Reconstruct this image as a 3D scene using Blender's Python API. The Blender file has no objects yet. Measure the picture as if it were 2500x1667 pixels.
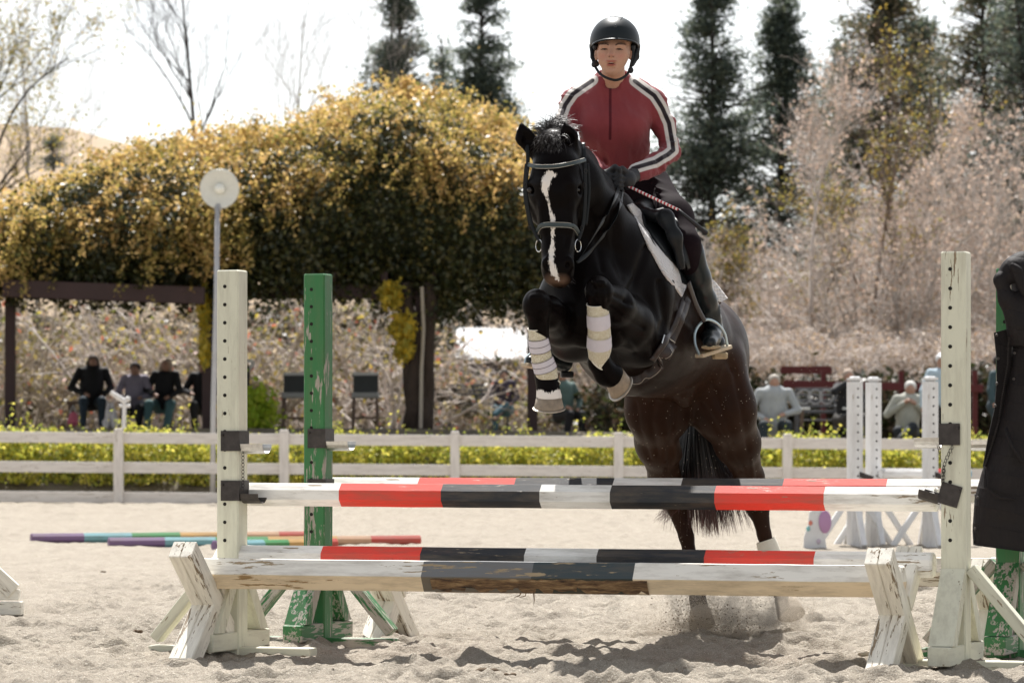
import bpy, math, random
import numpy as np
from mathutils import Vector, Matrix
R = math.radians
SC = bpy.context.scene
# ---------------------------------------------------------------- camera, sky, sun, exposure
F, CX, HY, HC = 9375.0, 1250.0, 1087.0, 0.885      # focal in photo pixels, centre, horizon row, lens height
cam_d = bpy.data.cameras.new('camera'); cam = bpy.data.objects.new('camera', cam_d); SC.collection.objects.link(cam)
cam.location = (0, 0, HC); cam.rotation_euler = (R(90), 0, 0)
cam_d.lens = 135.0; cam_d.sensor_width = 36.0; cam_d.shift_y = (HY-833.5)/2500.0
cam_d.clip_start = 0.1; cam_d.clip_end = 3000
cam_d.dof.use_dof = True; cam_d.dof.focus_distance = 16.1; cam_d.dof.aperture_fstop = 7.5
SC.camera = cam
SUN_EL, SUN_AZ = R(56), R(-6)        # azimuth from +Y towards +X
world = bpy.data.worlds.new('World'); SC.world = world; world.use_nodes = True
wn = world.node_tree; bg = wn.nodes['Background']
sky = wn.nodes.new('ShaderNodeTexSky'); sky.sky_type = 'NISHITA'; sky.sun_disc = False
sky.sun_elevation = SUN_EL; sky.sun_rotation = SUN_AZ; sky.dust_density = 1.0; sky.air_density = 1.0; sky.ozone_density = 1.0
hs = wn.nodes.new('ShaderNodeHueSaturation'); hs.inputs['Saturation'].default_value = .22; hs.inputs['Value'].default_value = 1.5
wn.links.new(sky.outputs[0], hs.inputs['Color']); wn.links.new(hs.outputs[0], bg.inputs[0]); bg.inputs[1].default_value = 0.065
sl = bpy.data.lights.new('sun', 'SUN'); sl.energy = 5.0; sl.angle = R(0.53); sl.color = (1.0, 0.965, 0.92)
so = bpy.data.objects.new('sun', sl); SC.collection.objects.link(so)
sd = Vector((math.sin(SUN_AZ)*math.cos(SUN_EL), math.cos(SUN_AZ)*math.cos(SUN_EL), math.sin(SUN_EL)))
so.rotation_euler = sd.to_track_quat('Z', 'Y').to_euler(); so.location = sd*80
SC.view_settings.view_transform = 'Standard'; SC.view_settings.look = 'None'
SC.view_settings.exposure = 0.95; SC.view_settings.gamma = 1.0
try:
    SC.cycles.max_bounces = 8; SC.cycles.transparent_max_bounces = 16
except Exception: pass

def P(px, py, D):
    return Vector(((px-CX)*D/F, D, HC-(py-HY)*D/F))
def GD(py):                      # distance of a ground point seen at row py
    return F*HC/(py-HY)
def G(px, py):
    D = GD(py); return Vector(((px-CX)*D/F, D, 0))
def V(*a): return Vector(a)
ORD = 'first second third fourth fifth sixth seventh eighth ninth tenth eleventh twelfth thirteenth fourteenth fifteenth sixteenth seventeenth eighteenth nineteenth twentieth'.split()+['twenty-first', 'twenty-second', 'twenty-third', 'twenty-fourth', 'twenty-fifth', 'twenty-sixth']

# ---------------------------------------------------------------- objects
def link(o):
    SC.collection.objects.link(o); return o
def tag(o, label=None, cat=None, group=None, kind=None):
    if label: o['label'] = label
    if cat: o['category'] = cat
    if group: o['group'] = group
    if kind: o['kind'] = kind
    return o
def thing(name, loc, label, cat, group=None):
    o = link(bpy.data.objects.new(name, None)); o.location = loc; o.empty_display_size = 0.1
    return tag(o, label, cat, group)
def wloc(o):
    v = Vector((0, 0, 0))
    while o: v += o.location; o = o.parent
    return v
def mesh_obj(name, verts, faces, mats, parent=None, origin=None, smooth=False, mi=None, attrs=None):
    """verts: (n,3) world positions; faces: list of tuples or (m,k) int array"""
    v = np.asarray(verts, dtype=np.float32).reshape(-1, 3)
    off = wloc(parent) if parent else Vector((0, 0, 0))
    org = Vector(origin) if origin is not None else (off if parent else Vector((0, 0, 0)))
    v = v-np.array(org, dtype=np.float32)
    me = bpy.data.meshes.new(name)
    if isinstance(faces, np.ndarray):
        k = faces.shape[1]; n = faces.shape[0]
        me.vertices.add(len(v)); me.vertices.foreach_set('co', v.ravel())
        me.loops.add(n*k); me.loops.foreach_set('vertex_index', faces.astype(np.int32).ravel())
        me.polygons.add(n); me.polygons.foreach_set('loop_start', np.arange(0, n*k, k, dtype=np.int32))
        try: me.polygons.foreach_set('loop_total', np.full(n, k, dtype=np.int32))
        except Exception: pass
        me.update(calc_edges=True)
    else:
        me.from_pydata([tuple(map(float, a)) for a in v], [], faces)
    if not isinstance(mats, (list, tuple)): mats = [mats]
    for m in mats: me.materials.append(m)
    if mi is not None: me.polygons.foreach_set('material_index', np.asarray(mi, dtype=np.int32))
    if smooth: me.polygons.foreach_set('use_smooth', np.ones(len(me.polygons), dtype=bool))
    for nm, arr in (attrs or {}).items():
        arr = np.asarray(arr, dtype=np.float32)
        if arr.ndim == 1:
            a = me.attributes.new(nm, 'FLOAT', 'POINT'); a.data.foreach_set('value', arr)
        else:
            a = me.attributes.new(nm, 'FLOAT_VECTOR', 'POINT'); a.data.foreach_set('vector', arr.ravel())
    me.validate()
    o = link(bpy.data.objects.new(name, me))
    if parent: o.parent = parent; o.location = org-off
    else: o.location = org
    return o
def copy_tree(o, parent=None):
    c = o.copy(); SC.collection.objects.link(c)
    if parent: c.parent = parent
    for ch in list(o.children): copy_tree(ch, c)
    return c

class Geo:
    def __init__(s): s.v = []; s.f = []; s.g = []; s.mi = []; s.cur = 0
    def add(s, vs, fs, gs=None):
        b = len(s.v); s.v += [tuple(x) for x in vs]; s.f += [tuple(b+i for i in f) for f in fs]
        s.g += [tuple(x) for x in gs] if gs is not None else [tuple(x) for x in vs]
        s.mi += [s.cur]*len(fs); return s
    def build(s, name, mats, parent=None, smooth=False, origin=None):
        return mesh_obj(name, s.v, s.f, mats, parent, origin, smooth, s.mi, {'gc': s.g})
    def prism(s, prof, p0, p1, up=(0, 0, 1), ch=0.004, goff=None, segs=1, wob=0.0, seed=0):
        """extrude closed 2D profile (u,v) from p0 to p1, ends chamfered by ch"""
        p0 = Vector(p0); p1 = Vector(p1); d = p1-p0; L = d.length; d.normalize()
        up = Vector(up); u = d.cross(up)
        if u.length < 1e-4: u = d.cross(Vector((0, 1, 0)))
        u.normalize(); w = u.cross(d).normalized()
        rad = max(math.hypot(a, b) for a, b in prof); k = max(0.5, 1-ch/rad)
        st = [(0, k), (ch, 1)] if ch else [(0, 1)]
        for i in range(1, segs): st.append((L*i/segs, 1))
        st += [(L-ch, 1), (L, k)] if ch else [(L, 1)]
        n = len(prof); vs = []; gs = []; r = random.Random(seed+int(L*1000))
        go = goff or (r.uniform(0, 9), r.uniform(0, 9), r.uniform(0, 9))
        for t, sc in st:
            j = (r.uniform(-wob, wob), r.uniform(-wob, wob))
            for a, b in prof:
                vs.append(p0+d*t+u*(a*sc+j[0])+w*(b*sc+j[1])); gs.append((t+(0 if goff else go[0]), a+go[1], b+go[2]))
        fs = []
        for i in range(len(st)-1):
            for q in range(n):
                a = i*n+q; b = i*n+(q+1) % n; fs.append((a, b, b+n, a+n))
        fs.append(tuple(range(n))[::-1]); fs.append(tuple((len(st)-1)*n+q for q in range(n)))
        return s.add(vs, fs, gs)
    def beam(s, p0, p1, w, h, up=(0, 0, 1), ch=0.004, **k):
        c = min(ch, w/4, h/4); a, b = w/2, h/2
        prof = [(-a+c, -b), (a-c, -b), (a, -b+c), (a, b-c), (a-c, b), (-a+c, b), (-a, b-c), (-a, -b+c)]
        return s.prism(prof, p0, p1, up, c, **k)
    def box(s, c, sx, sy, sz, ax=None, ch=0.004):
        c = Vector(c); a = Vector(ax) if ax else Vector((1, 0, 0)); a.normalize()
        return s.beam(c-a*sx/2, c+a*sx/2, sy, sz, ch=ch)
    def tube(s, pts, rads, n=8, cap=True, flat=None):
        pts = [Vector(p) for p in pts]
        if not isinstance(rads, (list, tuple)): rads = [rads]*len(pts)
        vs = []; fs = []; prev = None; gs = []; t = 0
        for i, p in enumerate(pts):
            d = (pts[min(i+1, len(pts)-1)]-pts[max(i-1, 0)])
            if d.length < 1e-9: d = Vector((0, 0, 1))
            d.normalize()
            if flat is not None: u = (Vector(flat)-d*d.dot(Vector(flat))).normalized()
            elif prev is None:
                u = d.cross(Vector((0, 0, 1)));
                if u.length < .05: u = d.cross(Vector((1, 0, 0)))
                u.normalize()
            else: u = (prev-d*d.dot(prev)).normalized()
            prev = u; w = d.cross(u)
            if i: t += (p-pts[i-1]).length
            r = rads[i]; ru, rw = r if isinstance(r, tuple) else (r, r)
            for k in range(n):
                a = 2*math.pi*k/n; vs.append(p+u*math.cos(a)*ru+w*math.sin(a)*rw); gs.append((t, math.cos(a)*ru, math.sin(a)*rw))
        for i in range(len(pts)-1):
            for k in range(n):
                a = i*n+k; b = i*n+(k+1) % n; fs.append((a, b, b+n, a+n))
        if cap: fs.append(tuple(range(n))[::-1]); fs.append(tuple((len(pts)-1)*n+k for k in range(n)))
        return s.add(vs, fs, gs)
    def ball(s, c, r, n=12, m=8, rot=None):
        c = Vector(c); r = r if isinstance(r, (tuple, list)) else (r, r, r); vs = []; fs = []
        for i in range(m+1):
            th = math.pi*i/m
            for k in range(n):
                a = 2*math.pi*k/n; q = Vector((r[0]*math.sin(th)*math.cos(a), r[1]*math.sin(th)*math.sin(a), r[2]*math.cos(th)))
                if rot is not None: q = rot @ q
                vs.append(c+q)
        for i in range(m):
            for k in range(n):
                a = i*n+k; b = i*n+(k+1) % n; fs.append((a, a+n, b+n, b))
        return s.add(vs, fs)

# ---------------------------------------------------------------- materials
class N:
    def __init__(s, name):
        s.m = bpy.data.materials.new(name); s.m.use_nodes = True; s.t = s.m.node_tree
        s.b = s.t.nodes['Principled BSDF']; s.out = s.t.nodes['Material Output']
    def n(s, typ, **k):
        x = s.t.nodes.new('ShaderNode'+typ)
        for a, b in k.items(): setattr(x, a, b)
        return x
    def L(s, a, b): s.t.links.new(a, b); return s
    def put(s, x, v):
        if hasattr(v, 'bl_idname') or hasattr(v, 'links'): s.t.links.new(v, x)
        elif isinstance(v, tuple) and len(v) == 3 and x.type == 'RGBA': x.default_value = (*v, 1)
        else: x.default_value = v
    def attr(s, nm): return s.n('Attribute', attribute_name=nm)
    def co(s, kind='Object', scale=(1, 1, 1)):
        if kind == 'gc': o = s.attr('gc').outputs['Vector']
        else: o = s.n('TexCoord').outputs[kind]
        mp = s.n('Mapping'); mp.inputs['Scale'].default_value = scale; s.L(o, mp.inputs[0]); return mp.outputs[0]
    def noise(s, co, sc=5, det=4, rough=.55, dist=0, out='Fac'):
        x = s.n('TexNoise'); s.L(co, x.inputs['Vector']); x.inputs['Scale'].default_value = sc; x.inputs['Detail'].default_value = det
        x.inputs['Roughness'].default_value = rough; x.inputs['Distortion'].default_value = dist; return x.outputs[out]
    def ramp(s, fac, stops, interp='LINEAR'):
        x = s.n('ValToRGB'); cr = x.color_ramp; cr.interpolation = interp; s.L(fac, x.inputs[0])
        while len(cr.elements) > 1: cr.elements.remove(cr.elements[-1])
        for i, (p, c) in enumerate(stops):
            e = cr.elements[0] if i == 0 else cr.elements.new(p)
            e.position = p; e.color = (*c, 1) if isinstance(c, tuple) else (c, c, c, 1)
        return x.outputs[0]
    def mix(s, fac, a, b, mode='MIX'):
        x = s.n('Mix', data_type='RGBA', blend_type=mode)
        s.put(x.inputs[0], fac); s.put(x.inputs[6], a); s.put(x.inputs[7], b); return x.outputs[2]
    def math(s, op, a, b=0.0, c=None):
        x = s.n('Math', operation=op); s.put(x.inputs[0], a); s.put(x.inputs[1], b)
        if c is not None: s.put(x.inputs[2], c)
        return x.outputs[0]
    def sep(s, v):
        x = s.n('SeparateXYZ'); s.L(v, x.inputs[0]); return x.outputs
    def bump(s, h, strength=.5, dist=.01):
        x = s.n('Bump'); s.L(h, x.inputs['Height']); x.inputs['Strength'].default_value = strength; x.inputs['Distance'].default_value = dist
        s.L(x.outputs[0], s.b.inputs['Normal']); return s
    def set(s, col=None, rough=None, **k):
        if col is not None: s.put(s.b.inputs['Base Color'], col)
        if rough is not None: s.put(s.b.inputs['Roughness'], rough)
        for a, v in k.items(): s.put(s.b.inputs[a.replace('_', ' ')], v)
        return s
def plain(name, col, rough=.6, var=.15, sc=20, bump=.1, **k):
    x = N(name); co = x.co('Object'); nz = x.noise(co, sc)
    c = x.mix(nz, tuple(a*(1-var) for a in col), tuple(min(1, a*(1+var)) for a in col))
    x.set(c, rough, **k)
    if bump: x.bump(x.noise(co, sc*4), bump, .004)
    return x.m
def leaf_mat(name, cols, trans=.5, rough=.5, spec=.4, clump=0.0, csc=1.3):
    x = N(name); g = x.n('NewGeometry').outputs['Random Per Island']
    if clump:
        nz = x.ramp(x.noise(x.co('Object'), csc, 3, .6), [(.3, 0.0), (.7, 1.0)]); g = x.math('ADD', x.math('MULTIPLY', g, 1-clump), x.math('MULTIPLY', nz, clump*.99))
    st = [(i/max(1, len(cols)), c) for i, c in enumerate(cols)]
    c = x.ramp(g, st, 'CONSTANT'); x.set(c, rough); x.b.inputs['Specular IOR Level'].default_value = spec
    tr = x.n('BsdfTranslucent'); x.L(c, tr.inputs[0]); mx = x.n('MixShader'); mx.inputs[0].default_value = trans
    x.L(x.b.outputs[0], mx.inputs[1]); x.L(tr.outputs[0], mx.inputs[2]); x.L(mx.outputs[0], x.out.inputs[0])
    return x.m
def painted_wood(name, paint, wood=(.36, .27, .17), peel=.35, dirt=.4, grime=(.16, .12, .08), scale=1.0, bands=None, length=1.0, dark_holes=0, rough=.5):
    x = N(name); g = x.co('gc', (1, 1, 1))
    if bands:
        fac = x.math('DIVIDE', x.sep(x.attr('gc').outputs['Vector'])[0], length)
        paint = x.ramp(fac, bands, 'CONSTANT')
    gl = x.co('gc', (9*scale, 75*scale, 75*scale)); gm = x.co('gc', (2.2, 14, 14)); gf = x.co('gc', (40, 400, 400))
    n1 = x.noise(gl, 1, 5, .65); n2 = x.noise(gm, 1, 3, .5); fine = x.noise(gf, 1, 2, .5)
    s = x.math('ADD', x.math('MULTIPLY', n1, .55), x.math('MULTIPLY', n2, .45))
    peelm = x.ramp(s, [(0, 0.0), (.675-.3*peel, 0.0), (.69-.3*peel, 1.0)]) if peel else 0.0
    wcol = x.mix(x.noise(gl, 2.3, 4, .6), tuple(a*.35 for a in wood), wood)
    pd = x.mix(x.math('MULTIPLY', x.ramp(x.noise(gm, 1.7, 6, .7), [(.45, 0.0), (.75, 1.0)]), dirt), paint, grime)
    crack = x.ramp(x.noise(x.co('gc', (1.3, 60, 60)), 1, 6, .8), [(0, 1.0), (.27, 1.0), (.30, 0.0)])
    pd = x.mix(x.math('MULTIPLY', crack, .75), pd, (.05, .04, .03))
    c = x.mix(peelm, pd, wcol) if peel else pd
    x.set(c, rough, Specular_IOR_Level=.35)
    h = x.math('SUBTRACT', x.math('MULTIPLY', fine, .25), x.math('MULTIPLY', peelm, .8)) if peel else fine
    x.bump(x.math('SUBTRACT', h, x.math('MULTIPLY', crack, .8)), .35, .003)
    return x.m
# ---------------------------------------------------------------- numpy noise, SDF modelling
def vnoise2(x, y, seed=0):
    xi = np.floor(x).astype(np.int64); yi = np.floor(y).astype(np.int64); xf = x-xi; yf = y-yi
    def h(a, b):
        n = (a*374761393+b*668265263+seed*144665) & 0x7fffffff
        n = ((n ^ (n >> 13))*1274126177) & 0x7fffffff
        return ((n ^ (n >> 16)) & 0xffff)/65535.0
    u = xf*xf*(3-2*xf); v = yf*yf*(3-2*yf)
    return (h(xi, yi)*(1-u)+h(xi+1, yi)*u)*(1-v)+(h(xi, yi+1)*(1-u)+h(xi+1, yi+1)*u)*v
def fbm2(x, y, oct=4, seed=0, gain=.5):
    s = 0; a = 1; t = 0
    for i in range(oct):
        s = s+a*vnoise2(x*2**i+17.3*i, y*2**i-9.1*i, seed+i); t += a; a *= gain
    return s/t
class SDF:
    def __init__(s, lo, hi, h):
        s.h = h; s.lo = np.array(lo, dtype=np.float64); n = np.ceil((np.array(hi)-s.lo)/h).astype(int)+1
        s.n = n; s.d = np.full(tuple(n), 0.2, dtype=np.float32)
    def _blk(s, lo, hi, pad):
        a = np.maximum(0, np.floor((np.array(lo)-pad-s.lo)/s.h).astype(int)); b = np.minimum(s.n, np.ceil((np.array(hi)+pad-s.lo)/s.h).astype(int)+1)
        if (b <= a).any(): return None
        ax = [(s.lo[i]+s.h*np.arange(a[i], b[i])).astype(np.float32) for i in range(3)]
        return tuple(slice(a[i], b[i]) for i in range(3)), np.meshgrid(*ax, indexing='ij', sparse=True)
    def _mix(s, sl, dp, k, op):
        d = s.d[sl]
        if op == 'sub':
            h = np.clip(.5-.5*(dp+d)/k, 0, 1); s.d[sl] = d*(1-h)+(-dp)*h+k*h*(1-h)
        else:
            h = np.clip(.5+.5*(d-dp)/k, 0, 1); s.d[sl] = d*(1-h)+dp*h-k*h*(1-h)
    def cone(s, p0, p1, r0, r1, k=.03, op='add', flat=None):
        """tapered capsule; flat=(axis, factor): thinner along axis by factor"""
        p0 = np.array(p0, dtype=np.float32); p1 = np.array(p1, dtype=np.float32); rm = max(r0, r1)
        b = s._blk(np.minimum(p0, p1), np.maximum(p0, p1), rm+k+2*s.h)
        if b is None: return s
        sl, (X, Y, Z) = b
        if flat is not None:
            a = np.array(flat[0], dtype=np.float32); a /= np.linalg.norm(a); fk = 1/flat[1]-1
            def tr(x, y, z):
                q = (x*a[0]+y*a[1]+z*a[2])*fk; return x+q*a[0], y+q*a[1], z+q*a[2]
        else:
            def tr(x, y, z): return x, y, z
        q0 = np.array(tr(*p0)); q1 = np.array(tr(*p1)); x, y, z = tr(X, Y, Z)
        d = q1-q0; L2 = float(d@d)+1e-12
        t = np.clip(((x-q0[0])*d[0]+(y-q0[1])*d[1]+(z-q0[2])*d[2])/L2, 0, 1)
        dp = np.sqrt((x-q0[0]-t*d[0])**2+(y-q0[1]-t*d[1])**2+(z-q0[2]-t*d[2])**2)-(r0+(r1-r0)*t)
        if flat is not None: dp = dp*(min(1, flat[1])**.5)
        s._mix(sl, dp, k, op); return s
    def chain(s, pts, rads, k=.03, **kw):
        for i in range(len(pts)-1): s.cone(pts[i], pts[i+1], rads[i], rads[i+1], k, **kw)
        return s
    def ell(s, c, r, k=.03, rot=None, op='add'):
        c = np.array(c, dtype=np.float32); rm = max(r); b = s._blk(c, c, rm+k+2*s.h)
        if b is None: return s
        sl, (X, Y, Z) = b; x, y, z = X-c[0], Y-c[1], Z-c[2]
        if rot is not None:
            M = np.array(rot).T; x, y, z = (M[0, 0]*x+M[0, 1]*y+M[0, 2]*z, M[1, 0]*x+M[1, 1]*y+M[1, 2]*z, M[2, 0]*x+M[2, 1]*y+M[2, 2]*z)
        k0 = np.sqrt((x/r[0])**2+(y/r[1])**2+(z/r[2])**2); k1 = np.sqrt((x/r[0]**2)**2+(y/r[1]**2)**2+(z/r[2]**2)**2)
        s._mix(sl, k0*(k0-1)/np.maximum(k1, 1e-6), k, op); return s
    def mesh(s):
        d = s.d; neg = d < 0; n0, n1, n2 = d.shape
        c = np.zeros((n0-1, n1-1, n2-1), dtype=np.uint8)
        for i in (0, 1):
            for j in (0, 1):
                for k in (0, 1): c += neg[i:n0-1+i, j:n1-1+j, k:n2-1+k]
        act = (c > 0) & (c < 8); ci = np.argwhere(act); idx = np.full(act.shape, -1, dtype=np.int32); idx[act] = np.arange(len(ci))
        acc = np.zeros((len(ci), 3)); cnt = np.zeros(len(ci))
        co = [(i, j, k) for i in (0, 1) for j in (0, 1) for k in (0, 1)]; I, J, K = ci.T
        val = {o: d[I+o[0], J+o[1], K+o[2]] for o in co}
        for a in co:
            for ax in range(3):
                if a[ax]: continue
                b = list(a); b[ax] = 1; b = tuple(b); va, vb = val[a], val[b]; m = (va < 0) != (vb < 0)
                t = va[m]/(va[m]-vb[m]); p = np.tile(np.array(a, float), (m.sum(), 1)); p[:, ax] += t; acc[m] += p; cnt[m] += 1
        v = s.lo+s.h*(ci+acc/cnt[:, None]); fs = []
        for ax in range(3):
            o1, o2 = [(1, 2), (2, 0), (0, 1)][ax]
            sl0 = [slice(1, -1)]*3; sl0[ax] = slice(0, -1); sl1 = [slice(1, -1)]*3; sl1[ax] = slice(1, None)
            A = neg[tuple(sl0)]; B = neg[tuple(sl1)]; e = np.argwhere(A != B)
            off = np.ones(3, int); off[ax] = 0; pos = e+off; fl = A[tuple(e.T)]
            def g(q, w):
                r = pos.copy(); r[:, o1] -= q; r[:, o2] -= w; return idx[tuple(r.T)]
            f = np.stack([g(0, 0), g(1, 0), g(1, 1), g(0, 1)], 1); f[~fl] = f[~fl][:, ::-1]; fs.append(f)
        return v, np.concatenate(fs)
def smooth_mesh(v, f, it=2, lam=.5):
    e = np.concatenate([f[:, [0, 1]], f[:, [1, 2]], f[:, [2, 3]], f[:, [3, 0]]]); n = len(v)
    deg = np.bincount(e.ravel(), minlength=n).astype(float)
    for _ in range(it):
        for l in (lam, -lam*1.03):
            a = np.stack([np.bincount(e[:, 0], v[e[:, 1], i], n)+np.bincount(e[:, 1], v[e[:, 0], i], n) for i in range(3)], 1)
            v = v+l*(a/deg[:, None]-v)
    return v
def proj(v):
    return CX+F*v[:, 0]/v[:, 1], HY-F*(v[:, 2]-HC)/v[:, 1]
def rotm(x, y):            # orthonormal matrix with columns x, y', z
    x = Vector(x).normalized(); y = Vector(y); y = (y-x*x.dot(y)).normalized(); z = x.cross(y)
    return np.array([[x[i], y[i], z[i]] for i in range(3)])
# ---------------------------------------------------------------- leaves and twigs in bulk
def quads(c, nrm, sz, rs, asp=.55):
    """leaf-sized rhombs; c (n,3), nrm (n,3), sz (n,)"""
    n = len(c); nrm = nrm/np.maximum(np.linalg.norm(nrm, axis=1, keepdims=True), 1e-6); t = rs.normal(size=(n, 3)); t -= (t*nrm).sum(1, keepdims=True)*nrm
    t /= np.maximum(np.linalg.norm(t, axis=1, keepdims=True), 1e-6); b = np.cross(nrm, t); s = sz[:, None]
    v = np.stack([c-t*s*.5, c+b*s*asp*.5+nrm*s*.08, c+t*s*.5, c-b*s*asp*.5+nrm*s*.08], 1).reshape(-1, 3)
    return v, np.arange(4*n, dtype=np.int32).reshape(n, 4)
def strands(paths, rad):
    """paths (n,m,3), rad (n,m) -> three-sided tapering tubes"""
    paths = np.asarray(paths, float); n, m, _ = paths.shape; d = np.gradient(paths, axis=1); d /= np.maximum(np.linalg.norm(d, axis=2, keepdims=True), 1e-9)
    ref = np.array([.31, .45, .83]); u = np.cross(d, ref); u /= np.maximum(np.linalg.norm(u, axis=2, keepdims=True), 1e-9); w = np.cross(d, u); vs = []
    for k in range(3):
        a = 2*math.pi*k/3; vs.append(paths+(u*math.cos(a)+w*math.sin(a))*np.asarray(rad)[..., None])
    v = np.stack(vs, 2).reshape(-1, 3); base = (np.arange(n)[:, None]*m+np.arange(m-1)[None])*3; fs = []
    for k in range(3):
        a = base+k; b = base+(k+1) % 3; fs.append(np.stack([a, b, b+3, a+3], -1).reshape(-1, 4))
    return v, np.concatenate(fs).astype(np.int32)
def join(parts):
    vs = []; fs = []; o = 0
    for v, f in parts: vs.append(v); fs.append(f+o); o += len(v)
    return np.concatenate(vs), np.concatenate(fs)
def grow(base, dirs, L, m, rs, wander=.25, grav=0.0, r0=.01, r1=.002):
    """n wandering twigs from base (n,3) with start directions"""
    n = len(base); p = [base]; d = dirs/np.linalg.norm(dirs, axis=1, keepdims=True); st = (L/(m-1))[:, None]
    for i in range(m-1):
        d = d+rs.normal(size=(n, 3))*wander+np.array([0, 0, grav]); d /= np.linalg.norm(d, axis=1, keepdims=True); p.append(p[-1]+d*st)
    t = np.linspace(0, 1, m)[None]; r0 = np.broadcast_to(r0, (n,))[:, None]; r1 = np.broadcast_to(r1, (n,))[:, None]
    return np.stack(p, 1), r0*(1-t)+r1*t
def branchy(base, h, spread, rs, levels=(7, 6, 5, 4), r=.06, up=.25, first=.35, wander=.12):
    """bare tree: returns (mesh parts, tip points)"""
    P0, R0 = grow(np.array([base]), np.array([[rs.normal()*.04, rs.normal()*.04, 1.0]]), np.array([h]), 12, rs, .03, 0, r, r*.15); parts = [(P0, R0)]; L = h
    for li, k in enumerate(levels):
        n, m, _ = P0.shape; idx = np.repeat(np.arange(n), k); t = rs.uniform(first if li == 0 else .15, 1.0, len(idx)); fi = t*(m-1); i0 = np.minimum(fi.astype(int), m-2); u = (fi-i0)[:, None]
        b = P0[idx, i0]*(1-u)+P0[idx, i0+1]*u; d = P0[idx, i0+1]-P0[idx, i0]; d /= np.linalg.norm(d, axis=1, keepdims=True); rr = R0[idx, i0]*.55
        q = rs.normal(size=(len(idx), 3)); q -= (q*d).sum(1, keepdims=True)*d; q /= np.linalg.norm(q, axis=1, keepdims=True); d = d+q*spread+np.array([0, 0, up]); L = L*(.42 if li == 0 else .50)
        P0, R0 = grow(b, d, L*rs.uniform(.5, 1.2, len(idx))*(1-.55*t if li == 0 else 1), 7, rs, wander, .02, rr, np.maximum(rr*.25, .003)); parts.append((P0, R0))
    return parts, P0[:, -1]
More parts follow.
